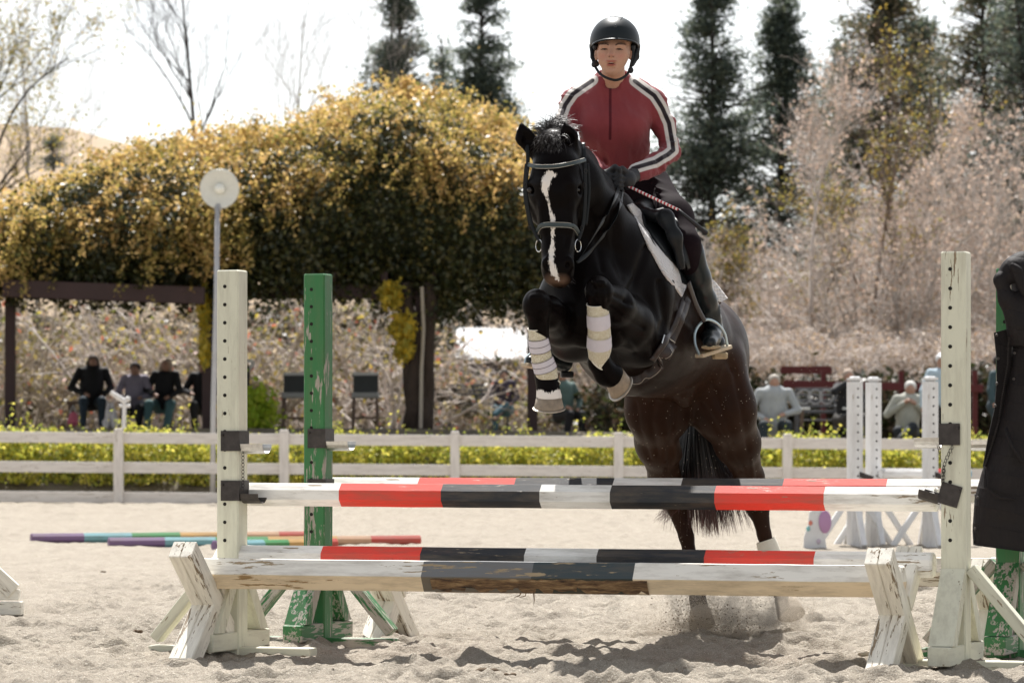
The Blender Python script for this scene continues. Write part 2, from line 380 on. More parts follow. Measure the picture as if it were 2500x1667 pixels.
# ---------------------------------------------------------------- arena sand
def ground_h(x, y):
    near = np.clip((34-y)/14, 0.0, 1); far = 1-near
    r = 1-np.abs(fbm2(x*6.5, y*4.5, 3, 51)*2-1)
    h = (fbm2(x*1.1, y*.9, 3, 3)-.5)*.03+(fbm2(x*4.5, y*3.2, 3, 11)-.5)*.035+(r-.7)*.042+(fbm2(x*21, y*15, 3, 21)-.5)*.045
    # hoof prints: soft pits with small rims
    g = (fbm2(x*3.0, y*2.0, 3, 71)-.5)*.07+(fbm2(x*9, y*6, 2, 73)-.5)*.05
    return h*near+g*far*.9
HOOF = []
def build_ground():
    rs = np.random.RandomState(4)
    xs = np.concatenate([-(8*1.2**np.arange(20, 0, -1)), np.arange(-8, -2.7, .05), np.linspace(-2.7, 2.9, 400), np.arange(2.95, 8.2, .05), 8.2*1.2**np.arange(1, 21)])
    ys = np.concatenate([np.linspace(-30, 13.2, 20), np.arange(13.4, 19.5, .0145), np.arange(19.5, 26, .04), np.arange(26, 51, .07), [51.4, 51.9, 52.4, 52.8]])
    X, Y = np.meshgrid(xs, ys); Z = ground_h(X, Y)
    pits = [(rs.uniform(-2.6, 2.8), rs.uniform(13.6, 24), rs.uniform(.05, .13), rs.uniform(.012, .045)) for _ in range(420)]
    pits += [(rs.uniform(-.3, 1.5), rs.uniform(13.7, 15.8), rs.uniform(.06, .12), rs.uniform(.02, .05)) for _ in range(26)]
    for px, py, r, dp in pits:
        i0, i1 = np.searchsorted(xs, [px-3*r, px+3*r]); j0, j1 = np.searchsorted(ys, [py-3*r, py+3*r])
        q = ((X[j0:j1, i0:i1]-px)**2+(Y[j0:j1, i0:i1]-py)**2)/(r*r)
        Z[j0:j1, i0:i1] += -dp*np.exp(-q*1.2)+dp*.55*np.exp(-(np.sqrt(q)-1.45)**2*5)
    # bank of sand pushed up along the far fence
    Z += np.clip((Y-46)/4, 0, 1)**2*.10
    ny, nx = X.shape; i = np.arange(ny-1)[:, None]*nx+np.arange(nx-1)[None]
    f = np.stack([i, i+1, i+1+nx, i+nx], -1).reshape(-1, 4)
    x = N('sand'); co = x.co('Object')
    a = x.noise(x.co('Object', (1, .45, 1)), .9, 5, .65); b = x.noise(co, 9, 6, .7); c = x.noise(co, 170, 3, .8)
    col = x.mix(a, (.33, .292, .234), (.425, .38, .31))
    col = x.mix(x.math('MULTIPLY', x.ramp(b, [(.35, 0.0), (.7, 1.0)]), .6), col, (.22, .19, .155))
    col = x.mix(x.ramp(c, [(.38, 1.0), (.47, 0.0)]), col, (.22, .18, .15)); col = x.mix(x.ramp(c, [(.60, 0.0), (.68, 1.0)]), col, (.75, .71, .64))
    col = x.mix(x.math('MULTIPLY', x.ramp(x.noise(x.co('Object', (1, .4, 1)), 4.5, 5, .7), [(.52, 0.0), (.66, 1.0)]), .35), col, (.25, .215, .17))
    x.set(col, .95, Specular_IOR_Level=.15)
    h = x.math('ADD', x.math('MULTIPLY', b, .6), x.math('MULTIPLY', c, .18)); h = x.math('ADD', h, x.math('MULTIPLY', x.noise(x.co('Object', (1, .6, 1)), 3.5, 4, .6), 1.6)); h = x.math('ADD', h, x.math('MULTIPLY', x.noise(co, 75, 3, .7), .45)); x.bump(h, 1.0, .03)
    o = mesh_obj('arena_sand', np.stack([X, Y, Z], -1).reshape(-1, 3), f, x.m, smooth=True); tag(o, kind='structure')
    # terrain beyond the arena: dark bank, spectators' terrace, then rising land
    xs = np.linspace(-160, 160, 90); ys = np.array([52.3, 52.8, 53.5, 54.6, 55.4, 55.6, 58, 64, 72, 82, 100, 130, 180, 260, 400, 700])
    X, Y = np.meshgrid(xs, ys); tz = terrace_z(X)
    k = np.clip((Y-52.4)/3.0, 0, 1); Z = -.12+(tz+.12)*k+np.clip((Y-80)/100, 0, 9)*2.0+(fbm2(X*.1, Y*.1, 3, 5)-.5)*np.clip((Y-58)/30, 0, 1)
    ny, nx = X.shape; i = np.arange(ny-1)[:, None]*nx+np.arange(nx-1)[None]
    f = np.stack([i, i+1, i+1+nx, i+nx], -1).reshape(-1, 4)
    x = N('earth'); co = x.co('Object'); col = x.mix(x.noise(co, .8, 6, .7), (.05, .045, .03), (.15, .12, .08)); x.set(col, .95); x.bump(x.noise(co, 6, 5), 1, .1)
    o = mesh_obj('terrace_ground', np.stack([X, Y, Z], -1).reshape(-1, 3), f, x.m, smooth=True); tag(o, kind='structure')
def terrace_z(x):
    return 1.13-.5*np.clip((x-1.5)/2.5, 0, 1)
build_ground()
# ---------------------------------------------------------------- the jump
# line frames: along the poles (a) and away from the camera (b)
JA = Vector((2.83, -1.0, 0)).normalized(); JB = Vector((1.0, 2.83, 0)).normalized()
def t_at(p0, d, px):               # distance along p0+t*d seen at column px
    k = (px-CX)/F; return (k*p0[1]-p0[0])/(d[0]-k*d[1])
def octo(ap, ph=math.pi/8, n=8):
    r = ap/math.cos(math.pi/n); return [(r*math.cos(ph+2*math.pi*i/n), r*math.sin(ph+2*math.pi*i/n)) for i in range(n)]
WHITE, REDP, BLACKP = (.83, .81, .76), (.72, .055, .035), (.022, .024, .028)
def band_mat(name, p0, d, L, cuts, cols, peel=.22, dirt=.55):
    st = [(0, cols[0])]
    for c, q in zip(cuts, cols[1:]): st.append((max(0.001, t_at(p0, d, c)/L), q))
    return painted_wood(name, None, peel=peel, dirt=dirt, bands=st, length=L, wood=(.42, .33, .22))
def jump_pole(name, p0, p1, ap, cuts, cols, label, prof=None, group='striped jump poles', peel=.24, dirt=.6):
    p0 = Vector(p0); p1 = Vector(p1); d = (p1-p0).normalized(); L = (p1-p0).length
    m = band_mat('striped_paint', p0, d, L, cuts, cols, peel, dirt); g = Geo()
    g.prism(prof or octo(ap), p0, p1, (0, 0, 1), .008, goff=(0, 3.1, 1.7), segs=24, wob=.0006, seed=len(label))
    o = g.build(name, m, origin=p0); tag(o, label, 'jump pole', group); return o
W, Rr, B = WHITE, REDP, BLACKP
a0 = P(600, 1206, 16.28); 
t1 = t_at(a0, JA, 2290); a1 = a0+JA*t1; a1.z = a0.z-.008
pole_front = jump_pole('jump_pole', a0, a1, .0485, (837, 1080, 1325, 1493, 1748, 2012), (W, Rr, B, W, B, Rr, W),
    'white red and black octagonal top pole resting in the cups of the white standards')
b0 = P(797, 1190, 17.1); b0.z = .695; t1 = t_at(b0, JA, 2440); b1 = b0+JA*t1
pole_rear = jump_pole('jump_pole', b0, b1, .0485, (1023, 1259, 1502, 1667, 1915, 2169), (W, Rr, B, W, B, Rr, W),
    'rear top pole of the jump, mostly hidden just behind the front top pole')
c0 = P(543, 1360, 16.22); c0.z = .415; t1 = t_at(c0, JA, 2281); c1 = c0+JA*t1; c1.z = .412
jump_pole('jump_pole', c0, c1, .05, (790, 1033, 1288, 1460, 1722, 1990), (W, Rr, B, W, B, Rr, W),
    'low striped pole lying just behind the thick beam between the white crossed feet')

def wood(name, c, **k): return painted_wood(name, c, **k)
M_white = wood('worn_white_paint', (.82, .78, .68), peel=.36, dirt=.45)
M_cream = wood('cream_white_paint', (.66, .65, .52), peel=.24, dirt=.35)
M_green = wood('peeling_green_paint', (.035, .17, .055), wood=(.52, .47, .40), peel=.40, dirt=.3)
M_green_worn = wood('badly_peeling_green_paint', (.035, .17, .055), wood=(.60, .55, .47), peel=.62, dirt=.3)
M_hole = plain('dark_hole', (.012, .01, .008), .9, bump=0)
M_steel = plain('rusty_steel', (.055, .048, .045), .45, .6, 40, .3, Metallic=.7)
M_shiny = plain('scuffed_steel', (.55, .54, .52), .35, .3, 60, .2, Metallic=.9)

def crossed_foot(parent, c, ap_s=.27, h=.46, wa=.105, th=.085, mat=None, bolt=True):
    """X support: two timbers crossing in the plane across the beam"""
    c = Vector((c[0], c[1], 0)); mat = mat or M_white
    g = Geo()
    for k in (-1, 1):      # two planks laminated per timber
        off = JA*(k*wa/4)
        g.beam(c-JB*ap_s+Vector((0, 0, h))+off, c+JB*ap_s+Vector((0, 0, -.02))+off, wa/2-.001, th, up=JA.cross(Vector((0, 0, 1))), seed=k)
    a = g.build('cross_timber', mat, parent)
    g = Geo()
    for k in (-1, 1):
        off = JA*(k*wa/4+.0)
        g.beam(c-JB*ap_s+Vector((0, 0, -.02))+off, c-JB*.035+Vector((0, 0, h/2-.035))+off, wa/2-.001, th, up=JA.cross(Vector((0, 0, 1))), seed=k+5)
        g.beam(c+JB*.035+Vector((0, 0, h/2+.035))+off, c+JB*ap_s*.97+Vector((0, 0, h*.99))+off, wa/2-.001, th, up=JA.cross(Vector((0, 0, 1))), seed=k+9)
    g.build('cross_timber', mat, parent)
    if bolt:
        n = (JB*-.46+Vector((0, 0, -.54))).normalized(); q = c-JB*.052+Vector((0, 0, h/2-.01))
        q = c-JB*.045+Vector((0, 0, h/2+.075))+Vector((0,0,-.04))-JB*.03
        g = Geo(); g.tube([q-JB*.002, q-JB*.008], [.016, .015], 14); g.tube([q-JB*.006, q-JB*.016], [.009, .008], 6); g.build('bolt', M_steel, parent)
def cavaletti(d0, L, label, cuts=None, group='low beams on crossed feet'):
    d0 = Vector(d0); d1 = d0+JA*L; t = thing('cavaletti', (d0.x, d0.y, 0), label, 'cavaletti', group)
    hexp = octo(.062, 0, 6); g = Geo()
    W2 = (.82, .79, .72)
    if cuts:
        m = painted_wood('worn_beam_paint', None, bands=[(0, W2), (t_at(d0, JA, cuts[0])/L, (.16, .165, .17)), (t_at(d0, JA, cuts[1])/L, (.045, .06, .065)), (t_at(d0, JA, cuts[2])/L, W2)], length=L, peel=.25, dirt=.5, wood=(.50, .38, .23))
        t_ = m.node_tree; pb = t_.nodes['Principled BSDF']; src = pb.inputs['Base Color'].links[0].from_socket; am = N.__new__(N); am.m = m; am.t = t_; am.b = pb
        low = am.ramp(am.math('SUBTRACT', am.sep(am.attr('gc').outputs['Vector'])[2], 1.5), [(.498, 1.0), (.500, 0.0)]); t_.links.new(am.mix(am.math('MULTIPLY', low, .85), src, am.mix(1.0, src, (.98, .80, .56), 'MULTIPLY')), pb.inputs['Base Color'])   # yellowed wood and warm sand bounce painted into the lower sides
        # underside where the paint has rotted off the middle of the beam
        x = N('rotten_wood'); co = x.co('gc', (7, 60, 60)); col = x.ramp(x.noise(co, 1, 6, .7), [(.32, (.02, .016, .013)), (.44, (.16, .09, .045)), (.56, (.34, .21, .10)), (.70, (.62, .44, .24))]); x.set(col, .85); x.bump(x.noise(co, 1, 6, .8), 1, .02)
        mats = [m, x.m]
    else: mats = [M_white, M_white]
    r = random.Random(3)
    g.prism(hexp, d0-JA*.06, d1+JA*.09, (0, 0, 1), .008, goff=(-.06, 1, 2), segs=30, wob=.0008)
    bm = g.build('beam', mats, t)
    if cuts:
        ta, tb = t_at(d0, JA, cuts[0])-.01, t_at(d0, JA, cuts[2])-.0; g = Geo(); n = 40
        vs = []; gs = []; fs = []
        for i in range(n+1):
            tt = ta+(tb-ta)*i/n; p = d0+JA*tt
            for j, (o, z) in enumerate([(-.064, .004+r.uniform(-.008, .010)), (-.069+r.uniform(-.002, .003), -.014), (-.055+r.uniform(-.004, .004), -.036), (-.037, -.059+r.uniform(-.005, .005)), (0, -.066)]):
                vs.append(p+JB*o+Vector((0, 0, z))); gs.append((tt, o, z))
        for i in range(n):
            for j in range(4): a = i*5+j; fs.append((a, a+5, a+6, a+1))
        g.add(vs, fs, gs)
        for q in (1290, 1278, 1309):   # splinters
            tt = t_at(d0, JA, q); p = d0+JA*tt+Vector((0, 0, -.062))-JB*.03; g.tube([p, p+JA*r.uniform(-.01, .005)+Vector((0, 0, -.03 if q == 1309 else -.012)), p+JA*(-.03 if q != 1309 else 0)+Vector((0, 0, -.02 if q != 1309 else -.05))], [.003, .002, .0008], 4)
        g.build('rotten_patch', mats[1], bm, smooth=False)
    return t
d0 = P(500, 1400, 16.03); d0.z = .352
Ld = t_at(d0, JA, 2150)
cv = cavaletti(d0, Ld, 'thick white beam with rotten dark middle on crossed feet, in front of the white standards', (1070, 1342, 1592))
crossed_foot(cv, d0+JA*.02-JB*.0); crossed_foot(cv, d0+JA*(Ld+.06), bolt=False)
q0 = G(952, 1560)+Vector((0, -.0, .335)); cv2 = cavaletti(q0, 2.86, 'second low beam on crossed feet, standing between the green standards')
crossed_foot(cv2, q0+JA*.0, .22, .37); crossed_foot(cv2, q0+JA*2.8, .22, .37)

M_mats = {}
def standard(c, H, mat, label, group, holes=18, hz0=None, sp=.0762, braces=(1, 1, 1, 1), pw=.1, base_h=.05, cups=(), blocky=False):
    """c: base centre; post aligned to the poles"""
    m2 = M_green_worn if mat is M_green else mat; c = Vector((c[0], c[1], 0)); t = thing('jump_standard', c, label, 'jump standard', group); Z = Vector((0, 0, 1))
    g = Geo(); g.beam(c+Z*.0, c+Z*H, pw, pw, up=JB, ch=.006, segs=10, wob=.0006); g.build('post', mat, t)
    ho = None
    for i in range(holes):
        z = (hz0 or H-.07)-i*sp
        if z < .45: break
        p = c-JB*(pw/2)+Z*z-JA*.012
        if ho is None:
            g = Geo(); g.tube([p-JB*.0015, p+JB*.001], [.0078, .0078], 12); ho = g.build('pin_hole', M_hole, t); h0 = ho.location.z-z
        else:
            k = ho.copy(); SC.collection.objects.link(k); k.location.z = z+h0
    g = Geo(); g.beam(c-JA*.37+Z*(base_h*.5-.012), c+JA*.37+Z*(base_h*.5-.012), .085, base_h, ch=.004); g.build('foot_board', m2, t)
    g = Geo(); g.beam(c-JB*.30+Z*(base_h*1.3), c+JB*.30+Z*(base_h*1.3), .09, base_h*1.5, ch=.004); g.build('foot_board', m2, t)
    for k, (dirn, on) in enumerate(zip((-JA, JA, -JB, JB), braces)):
        if not on: continue
        g = Geo(); s = pw/2
        if k < 2:
            g.beam(c+dirn*(s+.012)+Z*.40, c+dirn*.35+Z*.065, .045, .07, up=JB, ch=.003)
        else:      # wide tapered boards across
            e = .045; n0 = c+dirn*(s+.002); n1 = c+dirn*.27; zz = base_h*2+.005
            L_ = [(n0+Z*.40-JA*.048), (n0+Z*.40+JA*.048), (n1+Z*zz+JA*.05), (n1+Z*zz-JA*.05)]; nn = (JB if dirn.dot(JB) > 0 else -JB)
            K = [p-(nn*.8+Z*.3)*e for p in L_]; K[0] = n0-nn*.0+Z*.30-JA*.048; K[1] = n0-nn*.0+Z*.30+JA*.048
            K[2] = c+nn*.19+Z*zz+JA*.05; K[3] = c+nn*.19+Z*zz-JA*.05
            g.add(L_+K, [(0, 1, 2, 3), (7, 6, 5, 4), (0, 4, 5, 1), (1, 5, 6, 2), (2, 6, 7, 3), (3, 7, 4, 0)], [(p-c).dot(Z)*Vector((1, 0, 0))+Vector((0, (p-c).dot(JA), (p-c).dot(JB))) for p in L_+K])
        g.build('brace', m2, t)
    for cup in cups: jump_cup(t, c, *cup, pw=pw)
    return t
def jump_cup(t, c, z, side, tilt=0, shiny=False, chain=False, pw=.1):
    """steel bracket round the post with a lip reaching towards the pole; side +1 reaches along JA"""
    Z = Vector((0, 0, 1)); A = JA*side; h = .085; g = Geo(); a = pw/2+.004
    o = t.children; rt = Matrix.Rotation(tilt*side, 3, JB)
    ctr = c+Z*z
    def X(p): return ctr+rt @ p
    ee = .0025
    # front plate, inner side plate
    for (u0, u1, v0, v1, n) in ((-.028, a+ee, 0, 0, 0),):
        vs = [X(A*u0-JB*(a+ee)-Z*h/2), X(A*u1-JB*(a+ee)-Z*h/2), X(A*u1-JB*(a+ee)+Z*h/2), X(A*u0-JB*(a+ee)+Z*h/2)]
        ws = [p+rt @ (JB*.004) for p in vs]; g.add(vs+ws, [(0, 1, 2, 3), (7, 6, 5, 4), (0, 4, 5, 1), (1, 5, 6, 2), (2, 6, 7, 3), (3, 7, 4, 0)])
    vs = [X(A*(a+ee)-JB*a-Z*h/2), X(A*(a+ee)+JB*a*.9-Z*h/2), X(A*(a+ee)+JB*a*.9+Z*h/2), X(A*(a+ee)-JB*a+Z*h/2)]
    ws = [p-rt @ (A*.004) for p in vs]; g.add(vs+ws, [(0, 1, 2, 3), (7, 6, 5, 4), (0, 4, 5, 1), (1, 5, 6, 2), (2, 6, 7, 3), (3, 7, 4, 0)])
    q = X(-A*.02-JB*(a+.004)+Z*(h/2-.018)); g.tube([q, q-JB*.007], [.006, .005], 8)
    br = g.build('jump_cup', M_steel, t)
    g = Geo(); n = 8; L0, L1 = a+.003, a+(.105 if shiny else .085); vs = []; fs = []
    for i in range(n+1):
        th = math.pi*(-.02+1.04*i/n)+math.pi; rr = .052; y, zz = math.cos(th)*rr, math.sin(th)*rr*.75-h/2+.047
        for L in (L0, L1): vs.append(X(A*L+JB*y+Z*(zz-.02)))
    m = len(vs)
    for i in range(n+1):
        th = math.pi*(-.02+1.04*i/n)+math.pi; rr = .0485; y, zz = math.cos(th)*rr, math.sin(th)*rr*.75-h/2+.047
        for L in (L0, L1): vs.append(X(A*L+JB*y+Z*(zz-.02)))
    for i in range(n):
        b = 2*i; fs += [(b, b+1, b+3, b+2), (m+b+2, m+b+3, m+b+1, m+b), (b+1, m+b+1, m+b+3, b+3), (b, b+2, m+b+2, m+b)]
    fs += [(0, m, m+1, 1), (2*n, 2*n+1, m+2*n+1, m+2*n)]
    g.add(vs, fs); g.build('cup_lip', M_shiny if shiny else M_steel, br)
    if chain:
        g = Geo(); start = [X(A*(a+.01)-JB*.03-Z*.045), X(A*(-.0)-JB*(a+.008)-Z*.045)] if chain == 2 else [X(A*(a+.008)-JB*.03-Z*.05)]
        end = ctr+A*(a-.015)-JB*(a+.012)-Z*.19
        for s0 in start:
            nn = 11
            e1 = end if chain == 2 else s0-Z*.16
            for i in range(nn):
                p = s0.lerp(e1, (i+.5)/nn); p = p-A*0.012*math.sin(math.pi*i/nn)*(1 if s0 is start[0] else -1)*(1 if chain == 2 else 0); rr = .0075; ax = JA if i % 2 else (JA*.5+JB*.85)
                g.tube([p+ax*math.cos(q)*rr*.75+Z*math.sin(q)*rr*1.15 for q in [2*math.pi*k/10 for k in range(11)]], .0014, 5, cap=False)
        g.build('chain', M_steel, br)
zc = .675
c1w = G(567, 1594); c1w = Vector((P(567, 1200, 16.2).x, 16.2, 0))
c2w = Vector((P(2334, 1200, 15.17).x, 15.17, 0))
cg1 = Vector((P(777, 1200, 16.98).x, 16.98, 0)); cg2 = Vector((P(2466, 1200, 15.98).x, 15.98, 0))
standard(c1w, .885+(1087-660)*16.2/F, M_cream, 'cream white jump standard, left end of the front top pole', 'jump standards of the spread fence',
    braces=(1, 0, 1, 1), cups=((zc+.02, 1, 0, False, False), (.885+(1087-1076)*16.2/F, 1, 0, True, 1)))
standard(c2w, .885+(1087-615)*15.17/F, M_cream, 'cream white jump standard at the right end of the front top pole', 'jump standards of the spread fence',
    braces=(0, 1, 1, 1), cups=((zc+.012, -1, -.28, False, False), (.885+(1087-1060)*15.17/F, -1, 0, True, 2)))
standard(cg1, .885+(1087-669)*16.98/F, M_green, 'green jump standard with peeling paint, behind the front poles beside the cream standard', 'jump standards of the spread fence',
    cups=((.885+(1087-1070)*16.98/F, 1, 0, True, False), (zc+.02, 1, 0, False, False)))
standard(cg2, 1.62, M_green, 'green jump standard partly hidden under the hanging black jacket', 'jump standards of the spread fence',
    cups=((.885+(1087-1068)*15.98/F, -1, 0, True, False), (zc+.02, -1, 0, False, False)))
# ---------------------------------------------------------------- the horse
def npP(px, py, D): return np.array(P(px, py, D))
def hair_mesh(name, strands, w, mat, parent, n=6):
    """strands: list of (points list, width)"""
    g = Geo()
    for pts, ww in strands:
        m = len(pts); g.tube(pts, [ww*(1-.85*(i/(m-1))**2) for i in range(m)], 3, cap=False)
    return g.build(name, mat, parent)
def build_horse():
    c = npP
    base = G(1690, 1562); H = thing('horse', (base.x, base.y, 0), 'black horse with white blaze leaping over the striped poles, hind hooves leaving the sand', 'horse')
    S = SDF((-.25, 15.3, -.05), (1.45, 18.45, 2.35), .0085)
    # trunk: wide ribcage, deep chest, loin, croup (local frame from chest to rump)
    ax = Vector(c(1690, 850, 17.75)-c(1480, 760, 16.2)).normalized(); side = Vector((ax.y, -ax.x, 0)).normalized()
    M = rotm(side, ax)           # columns: side, along, up-ish
    S.ell(c(1452, 735, 16.22), (.185, .24, .235), .06, M)        # breast
    S.ell(c(1500, 735, 16.45), (.235, .34, .32), .07, M)         # shoulders
    S.ell(c(1545, 780, 16.75), (.275, .42, .335), .08, M)        # ribs
    S.ell(c(1590, 800, 17.05), (.295, .42, .31), .08, M)
    S.ell(c(1640, 835, 17.4), (.27, .40, .27), .08, M)           # loin
    S.ell(c(1676, 845, 17.75), (.275, .36, .26), .08, M)         # croup
    S.ell(c(1560, 590, 16.8), (.09, .34, .12), .12, M)           # withers
    # neck
    S.chain([c(1375, 385, 15.99), c(1398, 450, 16.05), c(1430, 530, 16.17), c(1475, 630, 16.32), c(1500, 690, 16.4)], [.098, .118, .150, .20, .22], .06)
    S.chain([c(1380, 345, 16.06), c(1418, 400, 16.16), c(1452, 455, 16.28), c(1500, 510, 16.48), c(1545, 560, 16.7)], [.035, .050, .058, .066, .08], .07)
    S.chain([c(1360, 490, 16.08), c(1400, 640, 16.12), c(1430, 720, 16.1)], [.07, .10, .15], .08)   # windpipe side
    # shoulder muscles
    S.chain([c(1590, 600, 16.75), c(1560, 720, 16.35), c(1575, 830, 16.3)], [.10, .125, .10], .07)
    S.chain([c(1400, 640, 16.6), c(1385, 740, 16.2), c(1390, 830, 16.25)], [.10, .11, .09], .07)
    # chest hollow between pectorals
    S.ell(c(1430, 780, 16.02), (.10, .09, .12), .05); S.ell(c(1487, 790, 16.03), (.09, .09, .11), .05)
    # forearms
    S.chain([c(1565, 840, 16.32), c(1535, 790, 16.12), c(1500, 745, 15.9), c(1466, 716, 15.76)], [.090, .098, .074, .053], .04)
    S.chain([c(1400, 825, 16.25), c(1370, 795, 16.05), c(1336, 762, 15.8), c(1312, 744, 15.67)], [.078, .078, .062, .050], .04)
    # knees
    S.ell(c(1460, 708, 15.75), (.053, .056, .060), .02); S.ell(c(1310, 742, 15.66), (.056, .056, .062), .02)
    # cannons, fetlocks, pasterns
    S.chain([c(1460, 715, 15.75), c(1461, 770, 15.80), c(1463, 850, 15.87), c(1463, 884, 15.9)], [.046, .036, .034, .043], .02)
    S.chain([c(1463, 884, 15.9), c(1480, 912, 15.93), c(1496, 917, 15.95)], [.043, .046, .05], .03)
    S.chain([c(1310, 755, 15.67), c(1315, 800, 15.70), c(1328, 880, 15.76), c(1333, 912, 15.78)], [.050, .037, .036, .042], .02)
    S.chain([c(1333, 912, 15.78), c(1337, 940, 15.77), c(1340, 968, 15.765)], [.040, .040, .054], .03)
    # hindquarters
    S.ell(c(1622, 900, 17.6), (.150, .27, .27), .07, M); S.ell(c(1742, 910, 17.62), (.150, .27, .29), .07, M)
    S.chain([c(1612, 900, 17.5), c(1606, 1000, 17.5), c(1612, 1080, 17.68), c(1622, 1165, 17.88), c(1650, 1225, 18.0)], [.155, .142, .108, .066, .055], .05)
    S.chain([c(1742, 900, 17.5), c(1770, 1000, 17.5), c(1800, 1080, 17.7), c(1830, 1165, 17.9), c(1848, 1238, 18.0)], [.150, .136, .100, .060, .052], .05)
    S.chain([c(1648, 1215, 18.08), c(1652, 1240, 18.05)], [.038, .045], .03); S.chain([c(1842, 1215, 18.08), c(1850, 1245, 18.04)], [.036, .044], .03)
    S.chain([c(1655, 1240, 18.0), c(1676, 1310, 17.98), c(1693, 1400, 17.96), c(1698, 1425, 17.95), c(1704, 1465, 17.9), c(1710, 1495, 17.87)], [.050, .033, .031, .043, .036, .046], .02)
    S.chain([c(1852, 1240, 18.0), c(1866, 1305, 17.98), c(1884, 1375, 17.96), c(1890, 1410, 17.95), c(1905, 1440, 17.93), c(1918, 1462, 17.92)], [.048, .031, .030, .041, .037, .046], .02)
    for pl, r in ((((1470, 690, 15.70), (1452, 690, 15.70)), .012), (((1474, 722, 15.71), (1448, 722, 15.71)), .011), (((1320, 726, 15.61), (1300, 727, 15.61)), .012), (((1321, 757, 15.625), (1303, 757, 15.625)), .010), (((1600, 690, 16.42), (1660, 780, 16.5), (1700, 840, 16.85)), .012), (((1476, 735, 15.79), (1474, 860, 15.9)), .012), (((1325, 770, 15.70), (1342, 890, 15.8)), .012), (((1640, 1180, 17.95), (1655, 1228, 18.0)), .016)):
        S.chain([c(*q_) for q_ in pl], [r]*len(pl), .02)
    # buttock cleft / groin
    S.ell(c(1690, 1010, 17.9), (.035, .40, .20), .06, M, op='sub')
    S.chain([c(1668, 950, 17.2), c(1672, 975, 17.3)], [.045, .035], .04)
    # head: forehead to muzzle, face plane towards the camera
    hx = Vector((1, .10, 0)); hy = Vector((-.1, 1, .12)); HM = rotm(hx, hy)
    S.ell(c(1352, 372, 15.93), (.088, .105, .10), .03, HM)        # poll
    S.ell(c(1358, 425, 15.88), (.104, .110, .12), .03, HM)        # forehead
    S.ell(c(1358, 470, 15.88), (.110, .115, .095), .035, HM)      # eye level
    S.ell(c(1405, 480, 15.99), (.055, .10, .12), .04, HM); S.ell(c(1318, 480, 15.97), (.055, .10, .12), .04, HM)   # jowls
    S.chain([c(1360, 480, 15.86), c(1362, 545, 15.85), c(1362, 610, 15.83), c(1362, 650, 15.81)], [.088, .074, .060, .056], .04)
    S.chain([c(1360, 500, 15.96), c(1361, 600, 15.93), c(1364, 655, 15.88)], [.07, .055, .045], .04)
    S.ell(c(1362, 655, 15.80), (.066, .062, .062), .03, HM)       # muzzle
    S.ell(c(1364, 678, 15.80), (.052, .05, .036), .03, HM)        # lips
    S.ell(c(1366, 690, 15.84), (.034, .034, .022), .02, HM)       # chin
    # brow ridges, eye bulge and sockets
    for sx, ex in ((1, 1407), (-1, 1297)):
        S.chain([c(1358+sx*30, 447, 15.79), c(ex-sx*4, 452, 15.86)], [.022, .026], .025)
        S.ell(c(ex+sx*3, 464, 15.83), (.022, .022, .016), .012, HM, op='sub')
        S.chain([c(1358+sx*34, 505, 15.80), c(1358+sx*28, 560, 15.80)], [.012, .008], .03)         # facial crest
        S.ell(c(1363+sx*27-(2 if sx < 0 else 0), 643, 15.755), (.019, .02, .026), .02, HM)          # nostril wing
        S.ell(c(1363+sx*24, 648, 15.728), (.009, .03, .017), .008, HM, op='sub')                      # nostril
    S.ell(c(1364, 681, 15.745), (.045, .02, .0035), .006, HM, op='sub')
    # ears
    for tip, b, m in (((1272, 300, 15.90), (1304, 364, 15.92), (1281, 335, 15.90)), ((1378, 300, 15.88), (1392, 364, 15.91), (1388, 333, 15.88))):
        S.chain([c(*b), c(*m), c(*tip)], [.038, .035, .007], .02, flat=((0, 1, 0), .7))
        o = np.array([0, -.026, 0]); S.chain([c(*b)*.35+c(*m)*.65+o, c(*m)*.5+c(*tip)*.5+o], [.022, .012], .012, op='sub', flat=((0, 1, 0), .8))
    v, f = S.mesh(); v = smooth_mesh(v, f, 3); px, py = proj(v)
    # grooves and ridges between the muscles, a few millimetres deep
    fn = np.cross(v[f[:, 2]]-v[f[:, 0]], v[f[:, 3]]-v[f[:, 1]]); vn = np.zeros_like(v)
    for q in range(4): np.add.at(vn, f[:, q], fn)
    vn /= np.linalg.norm(vn, axis=1, keepdims=True)+1e-9; facing = np.clip(-vn[:, 1]*2, 0, 1)
